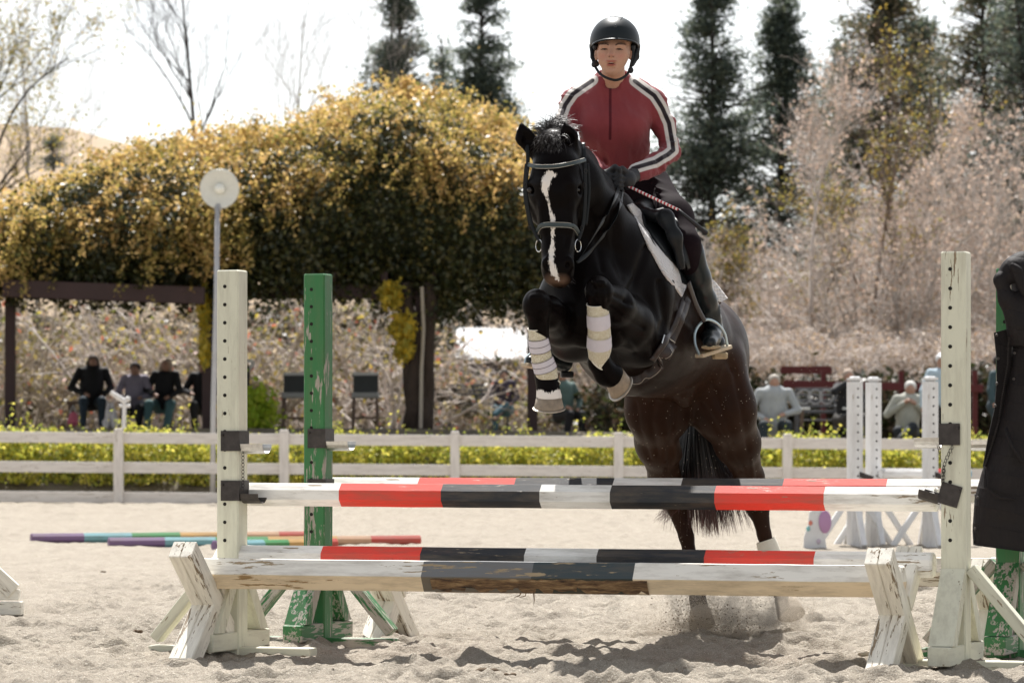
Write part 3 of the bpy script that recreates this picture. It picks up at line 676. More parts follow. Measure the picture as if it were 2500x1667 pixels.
    GR = [([(1440, 690), (1462, 760), (1458, 850)], 12, .014), ([(1580, 600), (1552, 680), (1530, 735)], 14, .012), ([(1610, 690), (1625, 780), (1600, 870)], 16, .014), ([(1545, 745), (1500, 722)], 8, .007), ([(1570, 800), (1520, 775), (1490, 750)], 9, .009), ([(1552, 860), (1515, 815)], 9, .007), ([(1390, 775), (1345, 745)], 8, .008),
          ([(1600, 965), (1590, 1030), (1606, 1110)], 11, .011), ([(1648, 985), (1640, 1060), (1630, 1150)], 10, .009), ([(1552, 985), (1562, 1050), (1586, 1120)], 9, .007), ([(1735, 930), (1762, 1000), (1790, 1080)], 11, .010), ([(1792, 900), (1812, 1000), (1828, 1100)], 11, .010), ([(1715, 985), (1760, 1060), (1806, 1150)], 9, .008), ([(1760, 850), (1790, 900)], 16, .010),
          ([(1430, 480), (1452, 560), (1470, 660)], 11, .008), ([(1500, 520), (1500, 600), (1520, 680)], 16, .009), ([(1560, 905), (1640, 930), (1700, 900)], 10, -.006), ([(1625, 1130), (1650, 1190), (1660, 1250)], 5, -.006), ([(1835, 1120), (1842, 1190), (1850, 1240)], 5, -.006),
          ([(1340, 470), (1335, 520), (1343, 600)], 7, .005), ([(1385, 490), (1388, 540), (1380, 600)], 7, .006), ([(1390, 500), (1398, 560), (1388, 610)], 4, -.004), ([(1440, 735), (1440, 705), (1480, 702), (1484, 735)], 6, .004), ([(1292, 765), (1330, 765)], 6, .004), ([(1690, 1250), (1690, 1190)], 5, .006), ([(1640, 800), (1665, 860), (1650, 920)], 16, .006), ([(1680, 820), (1700, 880)], 16, .006)]
    for pl, wd, dp in GR:
        m = np.full(len(v), 1e3)
        for (x0, y0), (x1, y1) in zip(pl, pl[1:]):
            dx, dy = x1-x0, y1-y0; t = np.clip(((px-x0)*dx+(py-y0)*dy)/(dx*dx+dy*dy), 0, 1); m = np.minimum(m, np.hypot(px-x0-t*dx, py-y0-t*dy)/(.45+.55*np.sin(np.clip(t, .02, .98)*math.pi)**.5))
        v = v-vn*(np.exp(-(m/wd)**2*1.4)*dp*facing)[:, None]
    # coat colouring: white blaze and coronets, tan on the muzzle, dark points
    def near(pl, dlo, dhi):
        m = np.zeros(len(v)); ok = (v[:, 1] > dlo) & (v[:, 1] < dhi); x, y = px[ok], py[ok]; best = np.full(len(x), -9.0)
        for (x0, y0, r0), (x1, y1, r1) in zip(pl, pl[1:]):
            dx, dy = x1-x0, y1-y0; t = np.clip(((x-x0)*dx+(y-y0)*dy)/(dx*dx+dy*dy), 0, 1)
            best = np.maximum(best, (r0+(r1-r0)*t)-np.hypot(x-x0-t*dx, y-y0-t*dy))
        m[:] = -9; m[ok] = best; return m
    blaze = near([(1354, 428, 7), (1342, 425, 12), (1334, 440, 14), (1330, 462, 11), (1336, 485, 4), (1342, 510, 5), (1350, 535, 8), (1349, 580, 6), (1347, 610, 9), (1345, 640, 8), (1352, 665, 11), (1364, 684, 5)], 15.5, 15.87)
    blaze2 = near([(1354, 425, 4), (1340, 440, 4)], 15.5, 15.87)
    blaze = np.maximum(blaze, blaze2)
    cor = near([(1318, 962, 14), (1340, 976, 17), (1362, 962, 14)], 15.5, 15.85)
    cor2 = near([(1325, 925, 8), (1345, 940, 14)], 15.5, 15.85); cor = np.minimum(cor, -cor2+3)
    mark = np.maximum(blaze, cor)
    tan = near([(1345, 685, 22), (1375, 685, 20)], 15.5, 15.9)
    belly = np.clip((v[:, 1]-16.25)/.7, 0, 1)
    x = N('black_bay_coat'); co = x.co('Object'); a = lambda n_: x.attr(n_).outputs['Fac']
    hn = x.noise(x.co('Object', (220, 220, 70)), 1, 3, .6)
    base_c = x.mix(a('brown'), (.0022, .0019, .002), (.042, .020, .012)); base_c = x.mix(x.noise(co, 3.5, 3), base_c, (.006, .0035, .003))
    mk = x.ramp(x.math('ADD', x.math('MULTIPLY', a('mark'), .05), x.math('MULTIPLY', hn, .9)), [(.53, 0.0), (.62, 1.0)])
    tn = x.ramp(x.math('MULTIPLY', a('tan'), .05), [(0, 0.0), (.9, .6)])
    col = x.mix(tn, base_c, (.20, .12, .08)); col = x.mix(mk, col, (.78, .72, .66))
    x.set(col, x.ramp(x.noise(co, 6, 3), [(.3, .34), (.7, .5)]), Specular_IOR_Level=.03)
    x.b.inputs['Coat Weight'].default_value = .03; x.b.inputs['Coat Roughness'].default_value = .16; x.bump(x.math('ADD', hn, x.math('MULTIPLY', x.noise(co, 28, 3), .7)), .16, .006)
    global HBVH
    from mathutils.bvhtree import BVHTree
    HBVH = BVHTree.FromPolygons([tuple(a_) for a_ in v], [tuple(map(int, b_)) for b_ in f])
    mesh_obj('body', v, f, x.m, H, smooth=True, attrs={'mark': mark, 'tan': tan, 'brown': belly})
    # patches of dark hair in the white coronet are part of the coat pattern
    m_hoof = plain('hoof_horn', (.26, .20, .14), .5, .5, 45, .4)
    m_dusty = plain('dusty_hoof', (.30, .25, .19), .9, .3, 30, .3)
    # hooves
    m_shoe = plain('worn_shoe_steel', (.42, .38, .33), .4, .3, 60, .2, Metallic=.7)
    def hoof(p0, p1, r0, r1, mat, front, flat=1.0, label=None):
        p0 = Vector(p0); p1 = Vector(p1); g = Geo(); ax = (p1-p0).normalized(); f = (Vector(front)-ax*ax.dot(Vector(front))).normalized(); s = ax.cross(f); vs = []; fs = []
        rows = [(0, r0), (.5, (r0+r1)/2), (.92, r1), (1, r1*.97), (1.0, r1*.84), (.93, r1*.72), (.90, r1*.2)]; n = 24
        for t, r in rows:
            for k in range(n):
                a = 2*math.pi*k/n; e = 1+.12*math.cos(a); vs.append(p0.lerp(p1, t)+f*math.cos(a)*r*e+s*math.sin(a)*r+f*(t*.02))
        for i in range(len(rows)-1):
            for k in range(n): q = i*n+k; w = i*n+(k+1) % n; fs.append((q, w, w+n, q+n))
        fs.append(tuple(range(n))[::-1]); fs.append(tuple(range((len(rows)-1)*n, len(rows)*n))); g.add(vs, fs)
        ho = g.build('hoof', mat, H, smooth=True)
        if mat is m_hoof:      # worn steel shoe
            g = Geo(); pts = []
            for k in range(21): a = math.pi*(-.78+1.56*k/20); pts.append(p1+f*math.cos(a)*r1*1.02*(1+.12*math.cos(a))+s*math.sin(a)*r1*.98+f*.02+ax*.003)
            g.tube(pts, [(.004, .009)]*21, 6, flat=tuple(ax)); g.build('horseshoe', m_shoe, ho)
    hoof(P(1340, 968, 15.765), P(1340, 993, 15.775), .052, .061, m_hoof, (0, -1, -.2))
    hoof(P(1500, 917, 15.955), P(1519, 932, 15.985), .050, .056, m_hoof, (-.5, -.4, -.6))
    hoof(P(1709, 1490, 17.87), P(1714, 1530, 17.82), .048, .062, m_dusty, (0, -1, 0))
    hoof(P(1916, 1458, 17.92), P(1930, 1508, 17.86), .050, .066, m_dusty, (.3, -1, 0))
    # eyes
    m_eye = plain('dark_eye', (.008, .005, .004), .05, 0, 5, 0)
    for px_, dd in ((1407, 15.848), (1295, 15.845)):
        g = Geo(); g.ball(P(px_, 464, dd), (.016, .017, .014), 14, 10); g.build('eye', m_eye, H, smooth=True)
    # mane and forelock: backlit bristly hair standing up behind the ears, laid over the crest
    rs = random.Random(8); m_hair = plain('black_mane_hair', (.026, .020, .017), .5, .3, 30, 0, Specular_IOR_Level=.6)
    st = []
    for i in range(620):
        t = rs.random(); p = P(1318+70*t+rs.gauss(0, 5), 330-22*math.sin(math.pi*t)+rs.gauss(0, 7), 15.98+rs.uniform(-.05, .09))
        d = Vector((rs.gauss(.2 if t > .3 else -.5, .5), rs.uniform(-.4, .5), rs.uniform(.5, 1.2))).normalized(); L = rs.uniform(.03, .085)
        pts = [p]
        for k in range(4): d = (d+Vector((rs.gauss(0, .25), rs.gauss(0, .2), -.28))).normalized(); pts.append(pts[-1]+d*L/4)
        st.append((pts, rs.uniform(.0006, .0013)))
    for i in range(420):      # crest
        t = rs.random()**.9; cr = [(1388, 318, 16.02), (1425, 372, 16.14), (1455, 432, 16.28), (1503, 490, 16.48)]; k = min(2, int(t*3)); u = t*3-k
        p = P(*[cr[k][j]*(1-u)+cr[k+1][j]*u for j in range(3)])+Vector((rs.gauss(-.01, .012), rs.gauss(0, .02), rs.uniform(-.012, .012)))
        d = Vector((rs.gauss(.15, .3), rs.gauss(-.2, .3), rs.uniform(.3, 1))).normalized(); L = rs.uniform(.02, .06)*(1.2-t*.8); pts = [p]
        for q in range(4): d = (d+Vector((-.15, -.1, -.35))).normalized(); pts.append(pts[-1]+d*L/4)
        st.append((pts, rs.uniform(.0006, .0012)))
    for i in range(2800):      # thick tuft rooted all over the poll
        x_ = P(1352+rs.gauss(0, 21), 330, 15.95).x; y_ = 15.93+rs.uniform(-.12, .12); h = HBVH.ray_cast(Vector((x_, y_, 2.6)), Vector((0, 0, -1)))
        if h[0] is None or h[0].z < P(1350, 372, 15.95).z: continue
        fr = y_ < 15.93; pxx = CX+F*x_/y_
        if fr and (pxx > 1366 or pxx < 1312): continue
        p = h[0]-Vector((0, 0, .004)); d = Vector((rs.gauss(-.1 if fr else .15, .5), -.7 if fr else rs.gauss(0, .4), rs.uniform(0, .25) if fr else rs.uniform(.15, 1.0))).normalized(); pts = [p]; L = rs.uniform(.02, .04) if fr else rs.uniform(.025, .062)
        for q in range(5): d = (d+Vector((rs.gauss(0, .15), -.03, -.30))).normalized(); pts.append(pts[-1]+d*L/5)
        st.append((pts, rs.uniform(.0004, .0009)))
    for i in range(260):      # forelock lying on the forehead between the ears
        p = P(1348+rs.gauss(0, 17), 345+rs.gauss(0, 10), 15.87+rs.uniform(-.03, .03)); d = Vector((rs.gauss(-.3, .4), -.5, rs.uniform(-.2, .5))).normalized(); pts = [p]; L = rs.uniform(.03, .07)
        for q in range(4): d = (d+Vector((-.1, .05, -.4))).normalized(); pts.append(pts[-1]+d*L/4)
        st.append((pts, rs.uniform(.0007, .0014)))
    hair_mesh('mane', st, 0, m_hair, H)
    # tail
    m_tail = N('tail_hair'); co = m_tail.co('Object'); z = m_tail.sep(m_tail.attr('gc').outputs['Vector'])[0]
    m_tail.set(m_tail.mix(m_tail.ramp(z, [(.35, 0.0), (.75, 1.0)]), (.008, .007, .007), (.085, .022, .018)), .45)
    st = []
    for i in range(2400):
        s = rs.gauss(0, 1)*.55+round(rs.gauss(0, 1)*2.2)/2.2*.75; s = max(-2.2, min(2.2, s)); yy = rs.gauss(0, .03)
        endx = 1735+s*52; endy = 1255+rs.uniform(-60, 60)-abs(s)*8
        if rs.random() < .04: endx = 1608+rs.uniform(-6, 25); endy = 1268+rs.uniform(-15, 12)
        p0 = P(1690+rs.gauss(0, 6), 945+rs.uniform(-10, 30), 18.0)+Vector((0, yy, 0)); p1 = P(1702+s*15, 1030, 18.02)+Vector((0, yy*2, 0)); p2 = P(1718+s*36, 1150, 18.05)+Vector((0, yy*2.5, 0)); p3 = P(endx, endy, 18.08)+Vector((rs.gauss(0, .008), yy*3, 0))
        def bz(t):
            a_ = [p0, p1, p2, p3]; pts = a_[:]
            # Catmull style blend
            k = min(2, int(t*3)); u = t*3-k; A, Bq = a_[k], a_[k+1]; m0 = (a_[k+1]-a_[max(k-1, 0)])*.5; m1 = (a_[min(k+2, 3)]-a_[k])*.5
            return A*(2*u**3-3*u*u+1)+m0*(u**3-2*u*u+u)+Bq*(-2*u**3+3*u*u)+m1*(u**3-u*u)
        st.append(([bz(q/9) for q in range(10)], rs.choice((.0010, .0016, .0022, .0034))))
    hair_mesh('tail', st, 0, m_tail.m, H)
    # whiskers
    st = []
    for i in range(46):
        sx = rs.choice((-1, 1)); p = P(1364+sx*rs.uniform(12, 30), 672+rs.uniform(-14, 20), 15.80); d = Vector((sx*rs.uniform(.5, 1), -.3, rs.uniform(-.7, .2))).normalized(); pts = [p]
        for q in range(3): d = (d+Vector((0, 0, -.25))).normalized(); pts.append(pts[-1]+d*rs.uniform(.006, .013))
        st.append((pts, .00045))
    hair_mesh('whiskers', st, 0, plain('whisker', (.12, .10, .09), .5, bump=0), H)
    return H
HORSE = build_horse()
# ---------------------------------------------------------------- tack
M_leather = plain('black_leather', (.006, .007, .008), .40, .3, 60, .15, Specular_IOR_Level=.25)
M_teal = plain('blue_black_leather', (.020, .036, .040), .4, .2, 60, .1)
M_brown = plain('dark_brown_leather', (.022, .013, .011), .42, .3, 60, .2)
M_stitch = plain('pale_stitching', (.55, .50, .42), .7, .2, 90, 0)
M_metal = plain('polished_metal', (.75, .74, .72), .2, .1, 60, 0, Metallic=1.0)
def surfD(px, py, D=None, off=.006, clampfar=.35):
    o = Vector((0, 0, HC)); d = (P(px, py, 1.0)-o).normalized(); h = HBVH.ray_cast(o, d)
    if h[0] is None: return D
    q = h[0].y-off
    return q if D is None or abs(q-D) < clampfar else D
def surfP(p, off, front=False):
    o = Vector((0, 0, HC)); d = (p-o).normalized(); h = HBVH.ray_cast(o, d)
    if h[0] is None or abs(h[0].y-p.y) > .45: return p
    if front and h[0].y-off > p.y: return p
    return o+d*((h[0].y-off)/d.y)
def strap(name, pts, w, th, mat, parent, flat=(0, 1, 0), n=8, label=None, on=None):
    g = Geo(); pp = [P(*p) for p in pts]
    # smooth the line
    out = []
    for i in range(len(pp)-1):
        for k in range(n):
            u = k/n; a, b = pp[i], pp[i+1]; m0 = (b-pp[max(i-1, 0)])*.5; m1 = (pp[min(i+2, len(pp)-1)]-a)*.5
            out.append(a*(2*u**3-3*u*u+1)+m0*(u**3-2*u*u+u)+b*(-2*u**3+3*u*u)+m1*(u**3-u*u))
    out.append(pp[-1])
    if on is not None: out = [surfP(p, abs(on), on < 0) for p in out]
    g.tube(out, [(th/2, w/2)]*len(out), 10, flat=flat); o = g.build(name, mat, parent, smooth=True)
    return o, out
def ring(g, c, r, th, nrm=(0, 1, 0), n=20, sx=1.0):
    nrm = Vector(nrm).normalized(); u = nrm.cross(Vector((0, 0, 1))).normalized(); w = u.cross(nrm)
    g.tube([Vector(c)+u*math.cos(2*math.pi*k/n)*r*sx+w*math.sin(2*math.pi*k/n)*r for k in range(n+1)], th, 6, cap=False)
def build_tack():
    b = P(1358, 560, 15.8); T = thing('bridle', b, 'dark leather bridle with teal-black browband and noseband on the horse\'s head', 'bridle')
    # browband and noseband run round the face
    def band(name, ys, xs, Ds, w, th):
        o, out = strap(name, [(x, y, D) for x, y, D in zip(xs, ys, Ds)], w, th, M_teal, T)
        g = Geo()
        for s in (-1, 1): g.tube([p+Vector((0, -th*.55, s*w*.40)) for p in out[1:-1]], .0008, 4)
        g.build('stitching', M_stitch, o); return o
    band('browband', (402, 407, 406, 398, 390), (1288, 1312, 1358, 1400, 1429), (15.86, 15.79, 15.755, 15.79, 15.87), .019, .008)
    band('noseband', (570, 551, 549, 553, 574), (1312, 1324, 1362, 1398, 1413), (15.86, 15.79, 15.745, 15.79, 15.87), .024, .009)
    strap('throat_strap', [(1286, 402, 15.9), (1285, 470, 15.92), (1296, 560, 15.95)], .012, .004, M_leather, T)
    for x0, x1, x2, x3, dd in ((1427, 1429, 1424, 1410, 15.87), (1289, 1284, 1297, 1318, 15.86)):
        strap('cheek_strap', [(x0-3, 350, dd+.04), (x0, 390, dd), (x1, 470, dd-.01), (x2, 545, dd-.01), (x3, 590, dd-.02)], .017, .005, M_leather, T)
        strap('cheek_strap', [(x0+(8 if x0 > 1400 else -4), 400, dd+.03), (x1+(9 if x0 > 1400 else -3), 470, dd+.03), (x2+(6 if x0 > 1400 else -3), 550, dd+.02)], .014, .004, M_leather, T)
        for yy, xx in ((418, x0+3), (452, x1-2), (556, x2-3)):
            g = Geo(); ring(g, P(xx, yy, dd-.02), .010, .0012, (0, 1, 0), 10, .6); g.build('buckle', M_steel, T)
        g = Geo(); ring(g, P(x3+(1 if x3 > 1362 else -2), 600, dd-.02), .025, .0024, (.85 if x3 > 1362 else -.85, -.5, 0), 24); g.build('bit_ring', M_metal, T)
    for pts in (((1409, 636, 15.86), (1440, 592, 15.9), (1475, 535, 16.0), (1500, 490, 16.2), (1512, 455, 16.38)),
                ((1408, 640, 15.88), (1440, 615, 15.95), (1485, 560, 16.05), (1512, 510, 16.25), (1522, 460, 16.4))):
        strap('rein', pts, .019, .004, M_leather, T, flat=(.8, .5, .6), on=-.014)
    # saddle pad: quilted white cloth over the ribs
    x = N('quilted_white_cloth'); co = x.attr('gc').outputs['Vector']; s3 = x.sep(co)
    q1 = x.math('ABSOLUTE', x.math('SINE', x.math('MULTIPLY', x.math('ADD', s3[0], s3[1]), 95.0))); q2 = x.math('ABSOLUTE', x.math('SINE', x.math('MULTIPLY', x.math('SUBTRACT', s3[0], s3[1]), 95.0)))
    q = x.math('MULTIPLY', x.math('POWER', q1, .35), x.math('POWER', q2, .35)); x.set(x.mix(x.noise(x.co('Object'), 8, 4), (.72, .70, .70), (.52, .49, .47)), .85); x.bump(q, .9, .006)
    def sheet(name, outer, inner, th, mat, parent, off=.020, n=20):
        """strip between two polylines of (px,py,D)"""
        def samp(pl, t):
            k = min(len(pl)-2, int(t*(len(pl)-1))); u = t*(len(pl)-1)-k; a, bq = P(*pl[k]), P(*pl[k+1]); m0 = (bq-P(*pl[max(k-1, 0)]))*.5; m1 = (P(*pl[min(k+2, len(pl)-1)])-a)*.5
            return a*(2*u**3-3*u*u+1)+m0*(u**3-2*u*u+u)+bq*(-2*u**3+3*u*u)+m1*(u**3-u*u)
        g = Geo(); m = 10; vs = []; gs = []; fs = []
        for i in range(n+1):
            A, Bq = samp(outer, i/n), samp(inner, i/n)
            for j in range(m+1): p = surfP(A.lerp(Bq, j/m), off); vs.append(p); gs.append(((P(*outer[0])-A).length, (A-p).length, 0))
        nv = len(vs); nb = []
        for i in range(n+1):
            for j in range(m+1):
                a_ = i*(m+1)+j; du = vs[min(i+1, n)*(m+1)+j]-vs[max(i-1, 0)*(m+1)+j]; dw = vs[i*(m+1)+min(j+1, m)]-vs[i*(m+1)+max(j-1, 0)]
                nn = du.cross(dw).normalized(); nn = nn if nn.y > 0 else -nn; nb.append(vs[a_]+nn*th)
        for i in range(n):
            for j in range(m): a_ = i*(m+1)+j; fs += [(a_, a_+1, a_+m+2, a_+m+1), (nv+a_+m+1, nv+a_+m+2, nv+a_+1, nv+a_)]
        for i in range(n):
            for j in (0, m): a_ = i*(m+1)+j; fs.append((a_, a_+m+1, nv+a_+m+1, nv+a_))
        for j in range(m):
            for i in (0, n): a_ = i*(m+1)+j; fs.append((a_, nv+a_, nv+a_+1, a_+1))
        g.add(vs+nb, fs, gs+gs); return g.build(name, mat, parent, smooth=True)
    pad = thing('saddle_pad', P(1640, 640, 16.7), 'white quilted saddle pad showing in front of and behind the rider\'s boot', 'saddle pad')
    sheet('front_panel', [(1534, 500, 16.55), (1561, 548, 16.45), (1590, 608, 16.42), (1625, 670, 16.45), (1666, 724, 16.55)], [(1545, 496, 16.62), (1585, 535, 16.52), (1625, 600, 16.52), (1668, 665, 16.55), (1676, 700, 16.6)], .012, x.m, pad)
    sheet('rear_corner', [(1722, 668, 17.0), (1748, 690, 17.12), (1777, 728, 17.2)], [(1700, 750, 16.95), (1725, 752, 17.02), (1748, 745, 17.08)], .012, x.m, pad)
    sd_ = thing('saddle', P(1620, 600, 16.8), 'black leather jumping saddle under the rider', 'saddle')
    sheet('flap', [(1568, 520, 16.52), (1580, 560, 16.46), (1620, 615, 16.46), (1655, 655, 16.5), (1668, 690, 16.55)], [(1640, 500, 16.75), (1655, 540, 16.62), (1668, 590, 16.55), (1684, 640, 16.55), (1690, 700, 16.6)], .014, M_leather, sd_, .04)
    S = SDF((.45, 16.3, 1.6), (1.0, 17.4, 2.25), .009)
    S.chain([npP(1585, 524, 16.56), npP(1625, 532, 16.48), npP(1648, 580, 16.46), npP(1664, 650, 16.5)], [.026, .032, .028, .018], .03, flat=((.3, -1, 0), .6))
    S.chain([npP(1562, 522, 16.62), npP(1580, 515, 16.9), npP(1640, 545, 17.15)], [.05, .065, .07], .05)
    v, f = S.mesh(); mesh_obj('knee_roll_and_seat', smooth_mesh(v, f, 3), f, M_leather, sd_, smooth=True)
    # girth with its buckle and belly guard
    gt = thing('girth', P(1600, 850, 16.4), 'dark brown girth with buckled strap and stitched belly guard', 'girth')
    strap('girth_strap', [(1680, 728, 16.5), (1664, 775, 16.43), (1640, 830, 16.38), (1622, 872, 16.35)], .042, .012, M_brown, gt, flat=(.6, -1, 0), on=.012)
    strap('girth_strap', [(1668, 735, 16.49), (1648, 790, 16.42), (1620, 840, 16.38), (1592, 880, 16.34)], .030, .014, M_brown, gt, flat=(.6, -1, 0), on=.012)
    o, out = strap('belly_guard', [(1636, 835, 16.40), (1608, 882, 16.35), (1583, 905, 16.36), (1545, 922, 16.40), (1500, 905, 16.42)], .075, .012, M_brown, gt, flat=(.25, -1, .15), on=.010)
    g = Geo()
    for s in (-1, 1):
        pts = []
        for i, p in enumerate(out[1:-2]): d = (out[i+2]-out[i]).normalized(); wv = d.cross(Vector((.25, -1, .15)).normalized()); pts.append(p+wv*s*.030+Vector((.2, -1, 0))*.008)
        g.tube(pts, .0009, 4)
    g.build('stitching', M_stitch, o)
    g = Geo()
    for q in ((1634, 820), (1612, 862)):
        p0, p1, p3 = [surfP(P(q[0]+a_, q[1]+b_, 16.34), .028) for a_, b_ in ((-12, -2), (14, 16), (-18, 18))]
        if q[0] == 1634: g.tube([p1, p0, p3], .0028, 6); g.build('buckle', M_metal, gt)
    # protective boots on the forelegs
    x = N('perforated_boot_cloth'); s3 = x.sep(x.attr('gc').outputs['Vector']); vor = x.n('TexVoronoi'); x.L(x.co('gc', (210, 210, 210)), vor.inputs['Vector']); vor.inputs['Scale'].default_value = 1.0; vor.inputs['Randomness'].default_value = .35
    dots = x.ramp(vor.outputs['Distance'], [(.30, 1.0), (.38, 0.0)]); x.set(x.mix(dots, (.66, .62, .50), (.30, .20, .05)), .8); x.bump(dots, -.6, .003); m_perf = x.m
    m_vel = plain('pale_velcro', (.60, .56, .60), .9, .08, 40, .1); m_trim = plain('cream_edging', (.70, .66, .56), .8, .08, 40, .1); m_lines = plain('dark_elastic_line', (.10, .08, .08), .8)
    for k, (pts, rr, lines, lab) in enumerate([
        ([(1310, 800, 15.70), (1316, 838, 15.72), (1323, 876, 15.745), (1335, 912, 15.765), (1346, 934, 15.775)], [.036, .0405, .043, .047, .032], True, 'white perforated boot with grey striped straps on the horse\'s folded right foreleg'),
        ([(1458, 742, 15.78), (1461, 780, 15.80), (1463, 815, 15.83), (1463, 850, 15.86), (1460, 880, 15.885)], [.043, .0455, .047, .050, .038], False, 'white perforated boot with two pale smooth straps on the horse\'s left foreleg')]):
        bt = thing('leg_boot', P(*pts[2]), lab, 'horse boot', 'boots on the horse\'s forelegs'); pp = [P(*p) for p in pts]
        g = Geo(); n = 28; rows = 22; vs = []; gs = []; fs = []; Lt = sum((pp[i+1]-pp[i]).length for i in range(4))
        for i in range(rows+1):
            t = i/rows*4; q = min(3, int(t)); u = t-q; p = pp[q].lerp(pp[q+1], u); r = rr[q]*(1-u)+rr[q+1]*u; d = (pp[q+1]-pp[q]).normalized(); e1 = d.cross(Vector((0, 1, 0))).normalized(); e2 = d.cross(e1)
            for j in range(n):
                a = 2*math.pi*j/n; pt = p+e1*math.cos(a)*r+e2*math.sin(a)*r*1.1
                if i == rows: pt = pt+d*(.028*math.sin(a+(2.5 if k == 0 else 1.2)))      # slanted lower edge
                vs.append(pt); gs.append((i/rows*Lt, a*r, 0))
        for i in range(rows):
            for j in range(n): a_ = i*n+j; b_ = i*n+(j+1) % n; fs.append((a_, b_, b_+n, a_+n))
        g.add(vs, fs, gs); sh = g.build('shell', m_perf, bt, smooth=True)
        g = Geo(); g.tube([Vector(vs[rows*n+j % n]) for j in range(n+1)], .003, 6, cap=False); g.tube([Vector(vs[j % n]) for j in range(n+1)], .0028, 6, cap=False)
        jx = 5 if k == 0 else 8; g.tube([Vector(vs[i*n+(n*3//4+jx if k == 0 else n*3//4+jx) % n]) for i in range(rows+1)], .0022, 6); g.build('edging', m_trim, bt, smooth=True)
        for t0, t1 in (((.17, .36), (.50, .68)) if k == 0 else ((.16, .36), (.52, .72))):
            g = Geo(); vs2 = []; fs2 = []
            for i in range(5):
                t = (t0+(t1-t0)*i/4)*4; q = min(3, int(t)); u = t-q; p = pp[q].lerp(pp[q+1], u); r = (rr[q]*(1-u)+rr[q+1]*u)+.0028; d = (pp[q+1]-pp[q]).normalized(); e1 = d.cross(Vector((0, 1, 0))).normalized(); e2 = d.cross(e1)
                for j in range(n): a = 2*math.pi*j/n; vs2.append(p+e1*math.cos(a)*r+e2*math.sin(a)*r*1.1)
            for i in range(4):
                for j in range(n): a_ = i*n+j; b_ = i*n+(j+1) % n; fs2.append((a_, b_, b_+n, a_+n))
            g.add(vs2, fs2); st = g.build('strap', m_vel, bt, smooth=True)
            if lines:
                g = Geo()
                for i in (0, 2, 4):
                    g.tube([Vector(vs2[i*n+j % n])+(Vector(vs2[i*n+j % n])-pp[2])*.01 for j in range(n+1)], .0013, 4, cap=False)
                g.build('elastic_line', m_lines, st)
    # white bell of the hind boot
    hb = thing('leg_boot', P(1878, 1350, 17.96), 'white boot round the horse\'s trailing hind fetlock, behind the low poles', 'horse boot', 'boots on the horse\'s hind legs')
    g = Geo(); pts = [P(1869, 1318, 17.97), P(1873, 1330, 17.97), P(1887, 1370, 17.95), P(1893, 1410, 17.94)]; g.tube(pts, [(.046), .050, .052, .055], 20, cap=False); g.build('shell', m_trim, hb, smooth=True)
build_tack()
